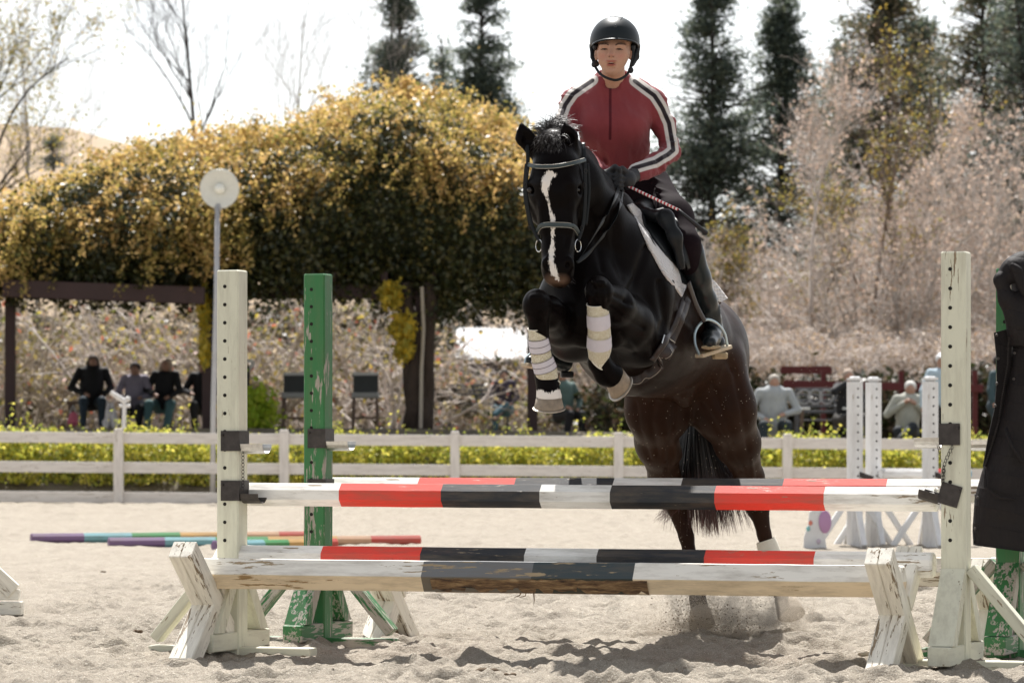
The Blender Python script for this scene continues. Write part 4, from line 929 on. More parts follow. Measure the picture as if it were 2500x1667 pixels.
# ---------------------------------------------------------------- the rider
def build_rider():
    c = npP
    Pn = thing('person', P(1560, 500, 16.9), 'rider in a dark red striped top and black helmet, leaning forward over the horse', 'person')
    x = N('skin'); co = x.co('Object'); a = lambda n_: x.attr(n_).outputs['Fac']
    col = x.mix(x.noise(co, 30, 3), (.52, .30, .205), (.42, .225, .15)); col = x.mix(x.ramp(x.noise(co, 260, 2), [(.62, 0.0), (.70, .5)]), col, (.22, .09, .05)); col = x.mix(a('lip'), col, (.33, .09, .065)); col = x.mix(a('brow'), col, (.13, .07, .045)); col = x.mix(a('blush'), col, (.45, .16, .12))
    x.set(col, .5, Specular_IOR_Level=.4); x.b.inputs['Subsurface Weight'].default_value = .12; x.b.inputs['Subsurface Radius'].default_value = (.012, .005, .003); x.bump(x.noise(co, 300, 2), .08, .001)
    m_skin = x.m
    HD = 16.60
    # body (continuous, mostly beneath the clothes) with head and gloved hands
    S = SDF((.1, 16.1, 1.1), (1.1, 17.4, 2.9), .0062)
    neck = c(1497, 205, 16.72)
    S.chain([c(1550, 455, 16.98), c(1512, 390, 16.88), c(1495, 300, 16.80), c(1497, 240, 16.78)], [.12, .095, .115, .10], .05)
    S.chain([c(1390, 250, 16.79), c(1497, 232, 16.77), c(1602, 250, 16.79)], [.034, .055, .034], .03)
    S.chain([c(1594, 256, 16.79), c(1624, 310, 16.80), c(1636, 368, 16.77), c(1602, 401, 16.62), c(1550, 428, 16.5)], [.038, .033, .028, .026, .022], .015)
    S.chain([c(1398, 256, 16.79), c(1384, 300, 16.74), c(1381, 345, 16.66), c(1478, 432, 16.45)], [.036, .032, .028, .022], .015)
    S.chain([c(1590, 470, 17.0), c(1676, 600, 16.62), c(1738, 775, 16.86), c(1742, 830, 16.86)], [.085, .055, .034, .03], .03)
    S.chain([c(1530, 470, 17.05), c(1440, 600, 16.75), c(1400, 780, 16.9)], [.085, .055, .034], .03)
    S.chain([neck, c(1497, 165, 16.66)], [.052, .050], .03)
    # head
    hx = Vector((1, .06, 0)); HM = rotm(hx, Vector((-.06, 1, -.10)))     # face tipped slightly up
    S.ell(c(1501, 96, HD+.02), (.076, .094, .085), .02, HM)
    S.ell(c(1498, 128, HD-.02), (.0700, .074, .072), .025, HM)
    S.ell(c(1495, 152, HD-.035), (.050, .056, .055), .025, HM)
    S.ell(c(1493, 172, HD-.058), (.031, .030, .026), .025, HM)           # chin
    S.ell(c(1474, 146, HD-.055), (.019, .023, .024), .025, HM); S.ell(c(1513, 147, HD-.055), (.019, .023, .024), .025, HM)   # cheeks
    S.ell(c(1472, 129, HD-.062), (.022, .02, .014), .02, HM); S.ell(c(1517, 130, HD-.062), (.022, .02, .014), .02, HM)     # cheekbones
    S.chain([c(1468, 113, HD-.078), c(1482, 112, HD-.084)], [.010, .011], .015); S.chain([c(1506, 112, HD-.084), c(1522, 113, HD-.078)], [.011, .010], .015)  # brow ridge
    for ex in (1475.5, 1512.5):
        S.ell(c(ex, 120.5, HD-.092), (.017, .012, .009), .012, HM, op='sub')
        S.ell(c(ex, 120.5, HD-.074), (.0145, .012, .0095), .004, HM)
        S.ell(c(ex, 121, HD-.0865), (.0125, .004, .0011), .0015, HM, op='sub')
    S.chain([c(1494, 115, HD-.082), c(1492.5, 128, HD-.095), c(1492, 134.5, HD-.105)], [.008, .0085, .0115], .010)   # nose
    for sx in (-1, 1):
        S.ell(c(1492+sx*6.3, 136.5, HD-.092), (.0078, .010, .0066), .006, HM)
        S.ell(c(1492+sx*4.6, 138.6, HD-.101), (.0036, .006, .0028), .002, HM, op='sub')
        S.ell(c(1498+sx*41.5+(1 if sx > 0 else 0), 134, HD+.005), (.010, .016, .027), .008, HM)                          # ears
        S.ell(c(1498+sx*43, 133, HD-.008), (.005, .007, .015), .004, HM, op='sub')
    S.ell(c(1492, 152, HD-.078), (.025, .02, .014), .015, HM)            # lips
    S.ell(c(1492, 149.5, HD-.094), (.024, .006, .0042), .005, HM); S.ell(c(1492, 158.5, HD-.090), (.021, .007, .0048), .005, HM)
    S.ell(c(1492, 154.4, HD-.096), (.024, .014, .0034), .002, HM, op='sub')
    S.ell(c(1492, 166, HD-.088), (.014, .008, .004), .01, HM, op='sub')
    v, f = S.mesh(); v = smooth_mesh(v, f, 1, .4); px, py = proj(v); face = v[:, 1] < HD-.03
    def blob(x0, y0, rx, ry, soft=.35): return np.clip((1-np.hypot((px-x0)/rx, (py-y0)/ry))/soft, 0, 1)*face
    lip = np.maximum(blob(1492, 149.5, 16, 3.4), blob(1492, 159, 14, 3.4)); brow = np.maximum(blob(1473, 107.5, 15, 3.2), blob(1517, 108, 15, 3.2))*.85
    for ex in (1475.5, 1512.5): brow = np.maximum(brow, blob(ex, 121, 10, 1.7, .5)*1.0)
    for sx in (-1, 1): brow = np.maximum(brow, blob(1492+sx*4.6, 138.4, 3, 2)*.9)
    blush = (blob(1470, 138, 17, 13, 1)+blob(1516, 138, 17, 13, 1)+blob(1493, 135, 12, 9, 1))*.55
    mesh_obj('body', v, f, m_skin, Pn, smooth=True, attrs={'lip': lip, 'brow': brow, 'blush': blush})
    from mathutils.bvhtree import BVHTree
    fb = BVHTree.FromPolygons([tuple(a_) for a_ in v], [tuple(map(int, b_)) for b_ in f])
    def onf(x_, y_, off=.0008):
        o_ = Vector((0, 0, HC)); d_ = (P(x_, y_, 1.0)-o_).normalized(); h_ = fb.ray_cast(o_, d_); return o_+d_*((h_[0].y-off)/d_.y)
    m_lash = plain('dark_lashes', (.016, .009, .007), .7, bump=0); m_browh = plain('brown_eyebrow', (.075, .038, .024), .8, .3, 200, .3)
    for ex, sx in ((1475.5, -1), (1512.5, 1)):
        g = Geo(); g.tube([onf(ex-9, 121.6-sx*.4), onf(ex-4, 119.9), onf(ex+2, 119.8), onf(ex+8, 121.4+sx*.5)], [.0008, .0022, .0024, .0010], 6); g.build('eyelashes', m_lash, Pn, smooth=True)
        g = Geo(); g.tube([onf(ex-5, 121.6, -.0006), onf(ex, 121.9, -.0006), onf(ex+5, 121.7, -.0006)], [.0008, .0016, .0008], 6); g.build('eye', m_lash, Pn, smooth=True)
        g = Geo(); g.tube([onf(ex-sx*10, 110.5), onf(ex-sx*3, 107.4), onf(ex+sx*6, 107.2), onf(ex+sx*14, 110.2)], [(.0012, .0030), (.0014, .0038), (.0012, .0032), (.0008, .0012)], 8, flat=(0, 1, 0)); g.build('eyebrow', m_browh, Pn, smooth=True)
    for sx in (-1, 1):
        g = Geo(); g.ball(onf(1492+sx*4.4, 138.2, -.0005), (.0028, .0015, .0018), 8, 6); g.build('nostril', m_lash, Pn, smooth=True)
    g = Geo(); g.ball(P(1492, 153, HD-.088), (.010, .006, .0018), 12, 6); g.build('teeth', plain('teeth', (.75, .70, .62), .3, .05, 20, 0), Pn, smooth=True)
    g = Geo(); g.ball(P(1492, 155, HD-.082), (.016, .006, .005), 12, 6); g.build('mouth', plain('mouth_inside', (.10, .02, .02), .6, .05, 20, 0), Pn, smooth=True)
    # hair at the temples
    m_hr = plain('brown_hair', (.05, .028, .017), .5, .3, 60, .2)
    # shirt
    S = SDF((.1, 16.15, 1.75), (1.0, 17.3, 2.65), .0056)
    S.chain([c(1517, 402, 16.90), c(1506, 355, 16.84), c(1496, 300, 16.77), c(1496, 262, 16.77)], [.108, .122, .136, .125], .06, flat=((0, 1, 0), .80))
    S.chain([c(1416, 256, 16.78), c(1497, 244, 16.76), c(1577, 256, 16.78)], [.060, .082, .060], .06, flat=((0, 1, 0), .8))
    S.chain([c(1440, 215, 16.79), c(1397, 251, 16.79)], [.034, .044], .05); S.chain([c(1554, 215, 16.79), c(1597, 249, 16.79)], [.034, .044], .05)
    S.chain([c(1464, 302, 16.69)]*2, [.052, .052], .08); S.chain([c(1532, 302, 16.69)]*2, [.052, .052], .08)       # chest
    S.chain([c(1497, 225, 16.76), c(1496, 200, 16.735)], [.082, .074], .03)                                   # collar
    S.chain([c(1596, 254, 16.79), c(1624, 310, 16.80), c(1636, 368, 16.77)], [.048, .044, .038], .03)        # arms
    S.chain([c(1636, 372, 16.76), c(1600, 400, 16.62), c(1556, 422, 16.50)], [.039, .038, .031], .02)
    S.chain([c(1397, 254, 16.79), c(1384, 300, 16.74), c(1381, 345, 16.66)], [.046, .043, .038], .03)
    S.chain([c(1381, 347, 16.65), c(1470, 425, 16.47)], [.042, .032], .02)
    S.ell(c(1636, 372, 16.77), (.038, .040, .038), .02)
    S.cone(c(1497, 205, 16.735), c(1495, 150, 16.70), .060, .062, .004, op='sub')                             # neck opening
    S.ell(c(1494, 208, 16.66), (.034, .05, .020), .012, op='sub')
    # folds: pull lines at armpits, waist and elbow
    rs = random.Random(5)
    for (x0, y0, x1, y1, D, r) in [(1458, 375, 1475, 402, 16.74, .005), (1630, 352, 1652, 348, 16.725, .006), (1610, 382, 1635, 402, 16.62, .005), (1588, 395, 1600, 422, 16.58, .004)]:
        S.cone(c(x0, y0, D), c(x1, y1, D), r, r*.7, .016)
    v, f = S.mesh(); v = smooth_mesh(v, f, 2, .5)
    fn = np.cross(v[f[:, 2]]-v[f[:, 0]], v[f[:, 3]]-v[f[:, 1]]); vn = np.zeros_like(v)
    for q in range(4): np.add.at(vn, f[:, q], fn)
    vn /= np.linalg.norm(vn, axis=1, keepdims=True)+1e-9; px, py = proj(v)
    def rid(a_, b_, sd): return np.clip(1-np.abs(fbm2(a_, b_, 3, sd)*2-1)*2.2, 0, 1)
    X_, Z_ = v[:, 0]-.44, v[:, 2]-2.0
    waist = np.clip((py-330)/70, 0, 1)*(px > 1430)*np.clip((1585-px)/30, 0, 1); arm_ = np.clip(np.maximum((px-1590)/15, (1412-px)/15), 0, 1)
    w = .006*rid(X_*16+Z_*2, Z_*4.5, 3)*(1-arm_)+.011*waist*rid(X_*22, Z_*9, 5)+.009*arm_*rid(X_*7, Z_*26+X_*10, 7)+.007*rid((X_+Z_)*9, (X_-Z_)*3, 9)*(1-arm_)
    arm2 = np.clip((px-1560)/20, 0, 1)*np.clip((py-370)/15, 0, 1)*(v[:, 1] < 16.70); w += .007*arm2*rid((X_*.8-Z_)*6, (X_+Z_*.3)*24, 12)
    v = v+vn*(w-.003)[:, None]
    def dline(pl):
        best = np.full(len(v), 9.0)
        for p0, p1 in zip(pl, pl[1:]):
            p0, p1 = c(*p0), c(*p1); d = p1-p0; d2 = d*[1, 0, 1]; t = np.clip(((v-p0)@d2)/(d2@d2), 0, 1); best = np.minimum(best, np.linalg.norm((v-p0-t[:, None]*d)*[1, 0, 1], axis=1)+np.where((p0[2] < 2.21) & (v[:, 1] > 16.71) & (v[:, 0] < .62), 1.0, 0.0))
        return best
    # stripe plane distance measured across the sleeve: centre line laid on the surface of the sleeve
    L1 = [(1550, 197, 16.70), (1572, 213, 16.69), (1598, 232, 16.70), (1618, 264, 16.72), (1634, 300, 16.73), (1642, 345, 16.70), (1644, 366, 16.695), (1630, 379, 16.67), (1600, 396, 16.56), (1546, 411, 16.45)]
    L2 = [(1446, 196, 16.70), (1425, 209, 16.69), (1399, 228, 16.70), (1380, 256, 16.72), (1370, 285, 16.70), (1366, 345, 16.60)]
    px, py = proj(v)
    sgn = np.minimum(dline(L1), dline(L2))
    x = N('red_jersey'); co = x.co('Object'); at = x.attr('stripe').outputs['Fac']
    weave = x.noise(co, 420, 2, .8); red = x.mix(weave, (.17, .030, .036), (.27, .055, .060)); red = x.mix(x.noise(co, 7, 2), red, (.21, .036, .043))
    zz = x.attr('zip').outputs['Fac']; red = x.mix(x.ramp(zz, [(.0, 1.0), (.0045, 1.0), (.006, 0.0)]), red, (.08, .008, .014))
    whi = x.mix(weave, (.50, .46, .43), (.68, .64, .60))
    vor = x.n('TexChecker'); x.L(x.co('Object', (55, 55, 55)), vor.inputs[0]); vor.inputs['Scale'].default_value = 1.0
    col = x.mix(x.ramp(at, [(0, 0.0), (.0235, 0.0), (.0245, 1.0)], 'LINEAR'), whi, red)
    col = x.mix(x.ramp(at, [(0, 1.0), (.0078, 1.0), (.0088, 0.0)]), col, (.018, .012, .016))
    x.set(col, .8, Specular_IOR_Level=.2); x.b.inputs['Sheen Weight'].default_value = .1
    x.bump(x.math('ADD', x.math('MULTIPLY', weave, .3), x.noise(x.co('Object', (22, 22, 9)), 1, 3)), .5, .008)
    zipd = np.abs(v[:, 0]-c(1490, 300, 16.65)[0]-(px*0+(py-215)*-.00001)); zipd = np.where((py > 213) & (py < 342) & (v[:, 1] < 16.72), zipd, 1.0)
    mesh_obj('shirt', v, f, x.m, Pn, smooth=True, attrs={'stripe': sgn, 'zip': zipd})
    # breeches
    m_br = plain('dark_breeches', (.012, .007, .009), .8, .3, 40, .2, Specular_IOR_Level=.06)
    S = SDF((.2, 16.2, 1.4), (1.1, 17.4, 2.25), .0075)
    S.chain([c(1512, 405, 16.90), c(1555, 465, 17.0)], [.105, .135], .05)
    S.chain([c(1582, 468, 16.97), c(1640, 535, 16.76), c(1672, 598, 16.62)], [.110, .088, .066], .05); S.chain([c(1672, 598, 16.62), c(1690, 650, 16.68)], [.064, .052], .03)
    S.chain([c(1530, 475, 17.0), c(1450, 560, 16.85)], [.11, .07], .05)
    for (x0, y0, x1, y1, D, r) in [(1590, 430, 1625, 460, 16.84, .007), (1600, 470, 1650, 510, 16.74, .006), (1580, 445, 1640, 480, 16.78, .006)]: S.cone(c(x0, y0, D), c(x1, y1, D), r, r*.5, .018)
    v, f = S.mesh(); mesh_obj('breeches', smooth_mesh(v, f, 3), f, m_br, Pn, smooth=True)
    # boots
    m_boot = plain('polished_boot_leather', (.009, .012, .013), .28, .4, 30, .12, Specular_IOR_Level=.3); m_sole = plain('sandy_sole', (.40, .31, .19), .95, .3, 90, .5)
    S = SDF((.45, 16.2, 1.05), (1.15, 17.3, 1.85), .0066)
    S.chain([c(1692, 622, 16.66), c(1702, 680, 16.71), c(1722, 735, 16.78), c(1737, 778, 16.83), c(1741, 808, 16.86)], [.052, .056, .047, .038, .040], .03)
    S.chain([c(1741, 808, 16.86), c(1736, 825, 16.72), c(1733, 836, 16.62)], [.040, .037, .030], .03, flat=((0, 0, 1), .9)); S.ell(c(1752, 838, 16.92), (.034, .04, .04), .02)
    for yy in (752, 762, 772): S.cone(c(1722, yy+4, 16.76), c(1756, yy-4, 16.80), .006, .006, .012)
    S.cone(c(1706, 598, 16.66), c(1706, 597, 16.66), .01, .01, .03)
    v, f = S.mesh(); mesh_obj('boot', smooth_mesh(v, f, 2), f, m_boot, Pn, smooth=True)
    g = Geo(); g.tube([P(1733, 848, 16.60), P(1736, 846, 16.70), P(1748, 852, 16.84)], [(.038, .010), (.043, .010), (.033, .010)], 14, flat=(1, 0, 0)); g.build('sole', m_sole, Pn, smooth=True)
    g = Geo(); g.box(P(1757, 868, 16.93), .066, .06, .030, (1, .1, 0), .008); g.build('boot_heel', m_sole, Pn)
    S = SDF((.0, 16.4, 1.05), (.5, 17.3, 1.7), .0075)
    S.chain([c(1420, 650, 16.85), c(1400, 770, 16.9), c(1385, 850, 16.95), c(1375, 885, 16.95)], [.05, .045, .036, .036], .03); S.chain([c(1375, 885, 16.95), c(1330, 878, 16.88), c(1295, 882, 16.82)], [.036, .034, .026], .03)
    v, f = S.mesh(); mesh_obj('boot', smooth_mesh(v, f, 2), f, m_boot, Pn, smooth=True)
    g = Geo(); g.box(P(1384, 914, 16.97), .055, .06, .028, (1, .1, 0), .006); g.build('boot_heel', m_leath2(), Pn)
    # stirrups
    for k, (pts, tread, lth, lab) in enumerate([
        ([(1709, 868, 16.64), (1697, 838, 16.66), (1699, 806, 16.68), (1722, 781, 16.70), (1748, 788, 16.73), (1768, 812, 16.76), (1776, 846, 16.78)], ((1706, 869, 16.64), (1778, 846, 16.78)), ((1681, 690, 16.52), (1700, 745, 16.62), (1720, 784, 16.68)), 'pale metal stirrup round the rider\'s boot on the near flank'),
        ([(1282, 888, 16.80), (1288, 870, 16.82), (1315, 858, 16.86), (1340, 895, 16.92)], ((1279, 890, 16.80), (1310, 896, 16.85)), ((1372, 700, 17.0), (1355, 780, 16.95), (1320, 857, 16.87)), 'stirrup on the far side, its end showing behind the folded foreleg')]):
        T = thing('stirrup', P(*pts[2]), lab, 'stirrup', 'stirrups of the saddle')
        strap('iron_arch', pts, .013, .010, plain('pale_stirrup_metal', (.50, .60, .62), .3, .1, 60, 0, Metallic=.6), T, flat=(0, 1, 0))
        g = Geo(); g.beam(P(*tread[0]), P(*tread[1]), .052, .017, ch=.004); g.build('tread', plain('sandy_tread', (.50, .42, .30), .8, .3, 60, .3), T)
        strap('stirrup_leather', lth, .026, .008, M_brown, T, flat=(.7, -1, 0))
    # gloves with fingers closed on the reins
    m_gl = plain('black_glove', (.010, .010, .012), .6, .3, 60, .3)
    for k, (w, pm, s) in enumerate([((1552, 424, 16.50), (1531, 440, 16.42), 1), ((1468, 424, 16.48), (1488, 436, 16.41), -1)]):
        S = SDF(tuple(c(*pm)-.14), tuple(c(*pm)+.14), .004); pc = Vector(c(*pm)); wv = Vector(c(*w)); d = (pc-wv).normalized()
        S.chain([np.array(wv+(wv-pc)*.3), np.array(wv), np.array(pc)], [.036, .031, .033], .015)
        up = Vector((0, 0, 1)); rt = Vector((-s, 0, 0))
        S.ell(np.array(pc), (.036, .03, .042), .012)
        for i, (L, r) in enumerate(((.034, .0105), (.038, .0112), (.036, .0108), (.029, .0095))):
            k0 = pc+up*(.030-.0195*i)+rt*.024+Vector((0, -.018, 0)); k1 = k0+rt*(L*.55)+Vector((0, -.020, -.005)); k2 = k1+rt*-.010+Vector((0, .002, -.014))+rt*-(L*.35)
            S.chain([np.array(k0), np.array(k1), np.array(k2)], [r*1.05, r, r*.85], .004)
        t0 = pc+up*.030+Vector((0, -.012, 0)); t1 = t0+rt*.022+up*.016+Vector((0, -.02, 0)); t2 = t1+rt*.020+up*-.010+Vector((0, -.014, 0)); S.chain([np.array(t0), np.array(t1), np.array(t2)], [.014, .0125, .010], .006)
        v, f = S.mesh(); mesh_obj('glove', smooth_mesh(v, f, 1), f, m_gl, Pn, smooth=True)
    # helmet
    x = N('matte_helmet_shell'); x.set(x.mix(x.noise(x.co('Object'), 300, 2), (.006, .009, .011), (.010, .015, .017)), .42, Specular_IOR_Level=.25); x.b.inputs['Coat Weight'].default_value = .06; x.b.inputs['Coat Roughness'].default_value = .3
    m_h = x.m; hc = Vector(P(1501, 103, HD+.03)); g = Geo(); vs = []; fs = []; n = 48; rows = 20
    def rim(a):   # lower edge height by angle; a=0 is towards the camera
        fr = (1+math.cos(a))/2; return .0+(-.042)*(1-fr**1.2)-.012*(1-fr)
    for layer, sc in enumerate((1.0, .955)):
        for i in range(rows+1):
            for k in range(n):
                a = 2*math.pi*k/n; z0 = rim(a); th0 = math.acos(max(-.6, min(.6, z0/.110))); th = th0*i/rows
                r = Vector((math.sin(a)*math.sin(th)*.1085, -math.cos(a)*math.sin(th)*.128, math.cos(th)*.1105)); vs.append(hc+r*sc)
    for i in range(rows):
        for k in range(n):
            a_ = i*n+k; b_ = i*n+(k+1) % n; fs.append((a_, a_+n, b_+n, b_)); o = (rows+1)*n; fs.append((o+a_, o+b_, o+b_+n, o+a_+n))
    o = (rows+1)*n
    for k in range(n): a_ = rows*n+k; b_ = rows*n+(k+1) % n; fs.append((a_, o+a_, o+b_, b_))
    g.add(vs, fs); he = g.build('helmet', m_h, Pn, smooth=True)
    g = Geo(); n = 20; vs = []; fs = []      # peak
    for j, (o1, dz) in enumerate(((.0, .008), (.016, .003), (.030, -.002), (.030, -.006), (.014, -.004), (-.004, -.003))):
        for i in range(n+1):
            a = R(-66+132*i/n); e = math.cos(a*1.30)*1.0; ro = o1*max(0, e); vs.append(hc+Vector((math.sin(a)*(.1085+ro), -math.cos(a)*(.126+ro), rim(a)+dz)))
    for j in range(5):
        for i in range(n): a_ = j*(n+1)+i; fs.append((a_, a_+n+1, a_+n+2, a_+1))
    g.add(vs, fs); g.build('peak', m_h, he, smooth=True)
    g = Geo()      # raised centre vent panel lines
    for pl in (((-.028, 62), (-.030, 88)), ((.030, 62), (.016, 55)),):
        pass
    def on(ax_, el):   # point on shell: sideways metres, elevation degrees
        th = R(90-el); a = math.asin(max(-1, min(1, ax_/(.1085*math.sin(th)+1e-6)))); return hc+Vector((ax_, -math.cos(a)*math.sin(th)*.1285, math.cos(th)*.1110))
    for pl in ([(-.020, 52), (-.021, 60), (-.022, 68), (-.022, 76)], [(.022, 52), (.027, 58), (.032, 64), (.036, 70)], [(-.022, 70), (0, 69), (.034, 69)]):
        g.tube([on(*p) for p in pl], .0016, 5)
    g.build('vent_trim', plain('gloss_black', (.01, .012, .014), .12, 0, 9, 0), he)
    g = Geo(); g.ball(on(0, 30), (.007, .003, .007), 12, 8); g.build('badge', plain('dull_badge', (.03, .035, .04), .3, 0, 9, 0), he)
    for pts in (((1556, 118, 16.60), (1549, 140, 16.58), (1540, 165, 16.56), (1528, 185, 16.53), (1505, 196, 16.50), (1480, 190, 16.51), (1463, 178, 16.54), (1452, 160, 16.57), (1446, 140, 16.59), (1445, 112, 16.61)),
                ((1542, 112, 16.55), (1546, 130, 16.55), (1541, 152, 16.55), (1538, 166, 16.56))):
        strap('chin_strap', pts, .012 if len(pts) > 5 else .009, .004, M_leather, he, flat=(0, 1, .2))
    S = SDF((.30, 16.4, 2.4), (.60, 16.8, 2.75), .005)
    for sx, b in ((1, 1556), (-1, 1446)):
        S.chain([c(b, 112, 16.64), c(b-sx*2, 140, 16.66), c(b-sx*12, 158, 16.64)], [.014, .011, .010], .01)
    S.ell(c(1540, 172, 16.55), (.013, .012, .015), .01); S.ell(c(1450, 158, 16.57), (.012, .012, .014), .01)
    S.ell(c(1453, 115, 16.60), (.012, .03, .016), .01); S.ell(c(1545, 116, 16.60), (.012, .03, .020), .01)
    v, f = S.mesh(); mesh_obj('harness_padding', smooth_mesh(v, f, 1), f, m_gl, he, smooth=True)
    # riding crop
    cr = thing('riding_crop', P(1560, 466, 16.40), 'riding crop with red and white striped grip, held low across the rider\'s thigh', 'riding crop')
    x = N('striped_grip'); x.set(x.ramp(x.math('FRACT', x.math('MULTIPLY', x.math('ADD', x.sep(x.attr('gc').outputs['Vector'])[0], x.math('MULTIPLY', x.sep(x.attr('gc').outputs['Vector'])[1], .8)), 62.0)), [(0, (.72, .68, .66)), (.52, (.45, .015, .03))], 'CONSTANT'), .5)
    a0_, a1_, a2_ = P(1528, 452, 16.40), P(1655, 512, 16.45), P(1726, 571, 16.48)
    g = Geo(); g.tube([a0_, a1_], .0062, 10); g.build('grip', x.m, cr, smooth=True)
    g = Geo(); g.tube([a1_, a1_.lerp(a2_, .2), a2_, a2_+(a2_-a1_)*.003], [.0062, .0075, .0105, .009], 10); g.build('shaft', m_gl, cr, smooth=True)
def m_leath2(): return M_leather
build_rider()
# ---------------------------------------------------------------- far part of the arena
def fence():
    D = 52.0; zo = lambda px: -.045*px/1000.0
    mat = painted_wood('weathered_fence_paint', (.74, .69, .64), peel=.18, dirt=.35); base = G(1250, 1250); t = thing('fence', (0, D, 0), 'weathered white three-rail fence along the far side of the arena', 'fence')
    xs = [-540, -130, 290, 694, 1111, 1510, 1922, 2335, 2750, 3160]
    for px in xs:
        x = (px-CX)*D/F; g = Geo(); z1 = 1.13+zo(px); g.beam((x, D-.03, -.1), (x, D-.03, z1-.03), .125, .125, up=(0, 1, 0)); g.prism(octo(.055), (x, D-.03, z1-.03), (x, D-.03, z1), (0, 1, 0), .012); g.build('post', mat, t)
    for z in (1.0, .60, .195):
        for a, b in zip(xs, xs[1:]):
            xa, xb = (a-CX)*D/F+.064, (b-CX)*D/F-.064; g = Geo(); g.beam((xa, D, z+zo(a)), (xb, D, z+zo(b)), .04, .148); g.build('rail', mat, t)
    return t
fence()
def sprinkler():
    D = 51.9; t = thing('sprinkler', P(300, 1045, D), 'white pipe sprinkler with an angled nozzle fixed on top of a fence post', 'sprinkler'); m = plain('white_pipe', (.72, .70, .68), .4)
    g = Geo(); g.tube([P(302, 1046, D), P(304, 985, D)], [.03, .028], 10); g.build('riser', m, t)
    g = Geo(); g.tube([P(292, 991, D), P(318, 991, D)], .022, 8); g.tube([P(306, 985, D), P(302, 978, D), P(270, 957, D)], [.035, .04, .032], 10); g.ball(P(312, 974, D), .04, 8, 6); g.build('nozzle', m, t)
sprinkler()
def far_standards():
    mat = painted_wood('far_white_paint', (.72, .72, .72), peel=.16, dirt=.3); D = 33.6  # one white base colour under peel and grime
    for i, (px, lab) in enumerate(((2087, 'round-topped white standard beyond the jump, leftmost of the three'), (2139, 'round-topped white standard with a grey stained top, middle one of the three'), (2268, 'round-topped white standard close to the near cream standard, rightmost of the three'))):
        x = (px-CX)*D/F; D_ = D+(0, .25, -.1)[i]; t = thing('jump_standard', (x, D_, 0), lab, 'jump standard', 'white standards beyond the jump'); g = Geo()
        g.prism(octo(.068, n=8), (x, D_, 0), (x, D_, 1.44), (0, 1, 0), .0, segs=8); g.prism(octo(.068), (x, D_, 1.44), (x, D_, 1.49), (0, 1, 0), .035); g.build('post', mat, t)
        ho = None
        for k in range(11):
            z = 1.38-k*.0762
            if ho is None: g = Geo(); g.tube([(x+.022, D_-.0705, z), (x+.022, D_-.066, z)], .009, 8); ho = g.build('pin_hole', M_hole, t); z0 = ho.location.z-z
            else: q = ho.copy(); SC.collection.objects.link(q); q.location.z = z+z0
        for sx, sy in ((-1, -.25), (1, .3), (.15, -1), (-.15, 1)):
            g = Geo(); g.beam((x+sx*.07, D_+sy*.07, .40), (x+sx*.34, D_+sy*.34, .0), .05, .085, up=(0, 1, 0)); g.build('brace', mat, t)
        g = Geo(); g.box((x+.05+.03, D_-.02, .62), .16, .10, .045, (1, -.2, -.35)); g.build('jump_cup', M_steel, t)
    p0 = P(2150, 1156, 33.7); p1 = P(2262, 1156, 33.9); p1 = p0+(p1-p0)*1.95
    jump_pole('jump_pole', p0, p1, .045, (2262, 2305), ((.72, .72, .72), (.6, .03, .03), (.22, .42, .55)), 'white red and blue pole on the round-topped white standards', group='poles beyond the jump')
    for (x0, x1, yb, cuts, lab) in ((75, 760, 1323, (201, 318, 437, 590, 678), 'purple to red rainbow pole on the sand, farther one'), (264, 1026, 1334, (399, 524, 650, 820, 903), 'purple to red rainbow pole on the sand, nearer one'), (521, 820, 1342, (580, 640, 700, 740, 780), 'purple-ended pole on the sand just behind the cream standard')):
        a = G(x0, yb); b = G(x1, yb-6); D_ = a[1]; a.z = b.z = .035
        jump_pole('ground_pole', a, b, .045, cuts, ((.20, .12, .24), (.20, .42, .46), (.05, .26, .08), (.55, .32, .10), (.55, .33, .20), (.48, .07, .05)), lab, group='rainbow poles on the sand', peel=.05)
    # cut-out ornament with a mauve oval and pastel spots
    D_ = 33.0; o = P(1990, 1336, D_); t = thing('painted_cutout', (o.x, D_, 0), 'small white painted board cut-out with a mauve oval, standing on the sand behind the poles', 'ornament')
    mw = plain('white_board', (.66, .66, .66), .6, .1, 9)
    prof = [(-.10, 0), (.10, 0), (.085, .10), (.07, .2), (.09, .28), (.06, .34), (0, .35), (-.05, .31), (-.06, .2), (-.095, .1)]
    g = Geo(); vs = [(o.x+a, D_+dy, b) for dy in (0, .03) for a, b in prof]; n = len(prof); g.add(vs, [tuple(range(n))[::-1], tuple(range(n, 2*n))]+[(i, (i+1) % n, n+(i+1) % n, n+i) for i in range(n)]); g.build('board', mw, t)
    g = Geo(); g.ball((o.x+.085, D_-.012, .23), (.055, .02, .10), 16, 10); g.build('mauve_oval', plain('mauve_paint', (.40, .22, .38), .5, .1, 9), t, smooth=True)
    for i, (a, b, c) in enumerate(((-.06, .17, (.2, .45, .45)), (-.04, .22, (.6, .2, .15)), (.03, .06, (.5, .42, .5)))):
        g = Geo(); g.ball((o.x+a, D_-.004, b), (.018, .012, .022), 10, 6); g.build('pastel_spot', plain('pastel_paint', c, .6), t, smooth=True)
    # edge bits of other jumps
    b = G(20, 1500); t = thing('wooden_stand', b, 'white wooden foot of another jump standing at the left side of the arena', 'jump foot'); g = Geo(); g.beam((b.x-.5, b.y, .035), (b.x+.075, b.y, .035), .10, .07); g.build('foot_board', M_white, t)
    g = Geo(); g.beam((b.x-.5, b.y, .105), (b.x+.06, b.y, .105), .05, .055); g.beam((b.x-.28, b.y-.01, .40), (b.x+.03, b.y-.01, .12), .09, .05, up=(0, 1, 0)); g.build('brace', M_white, t)
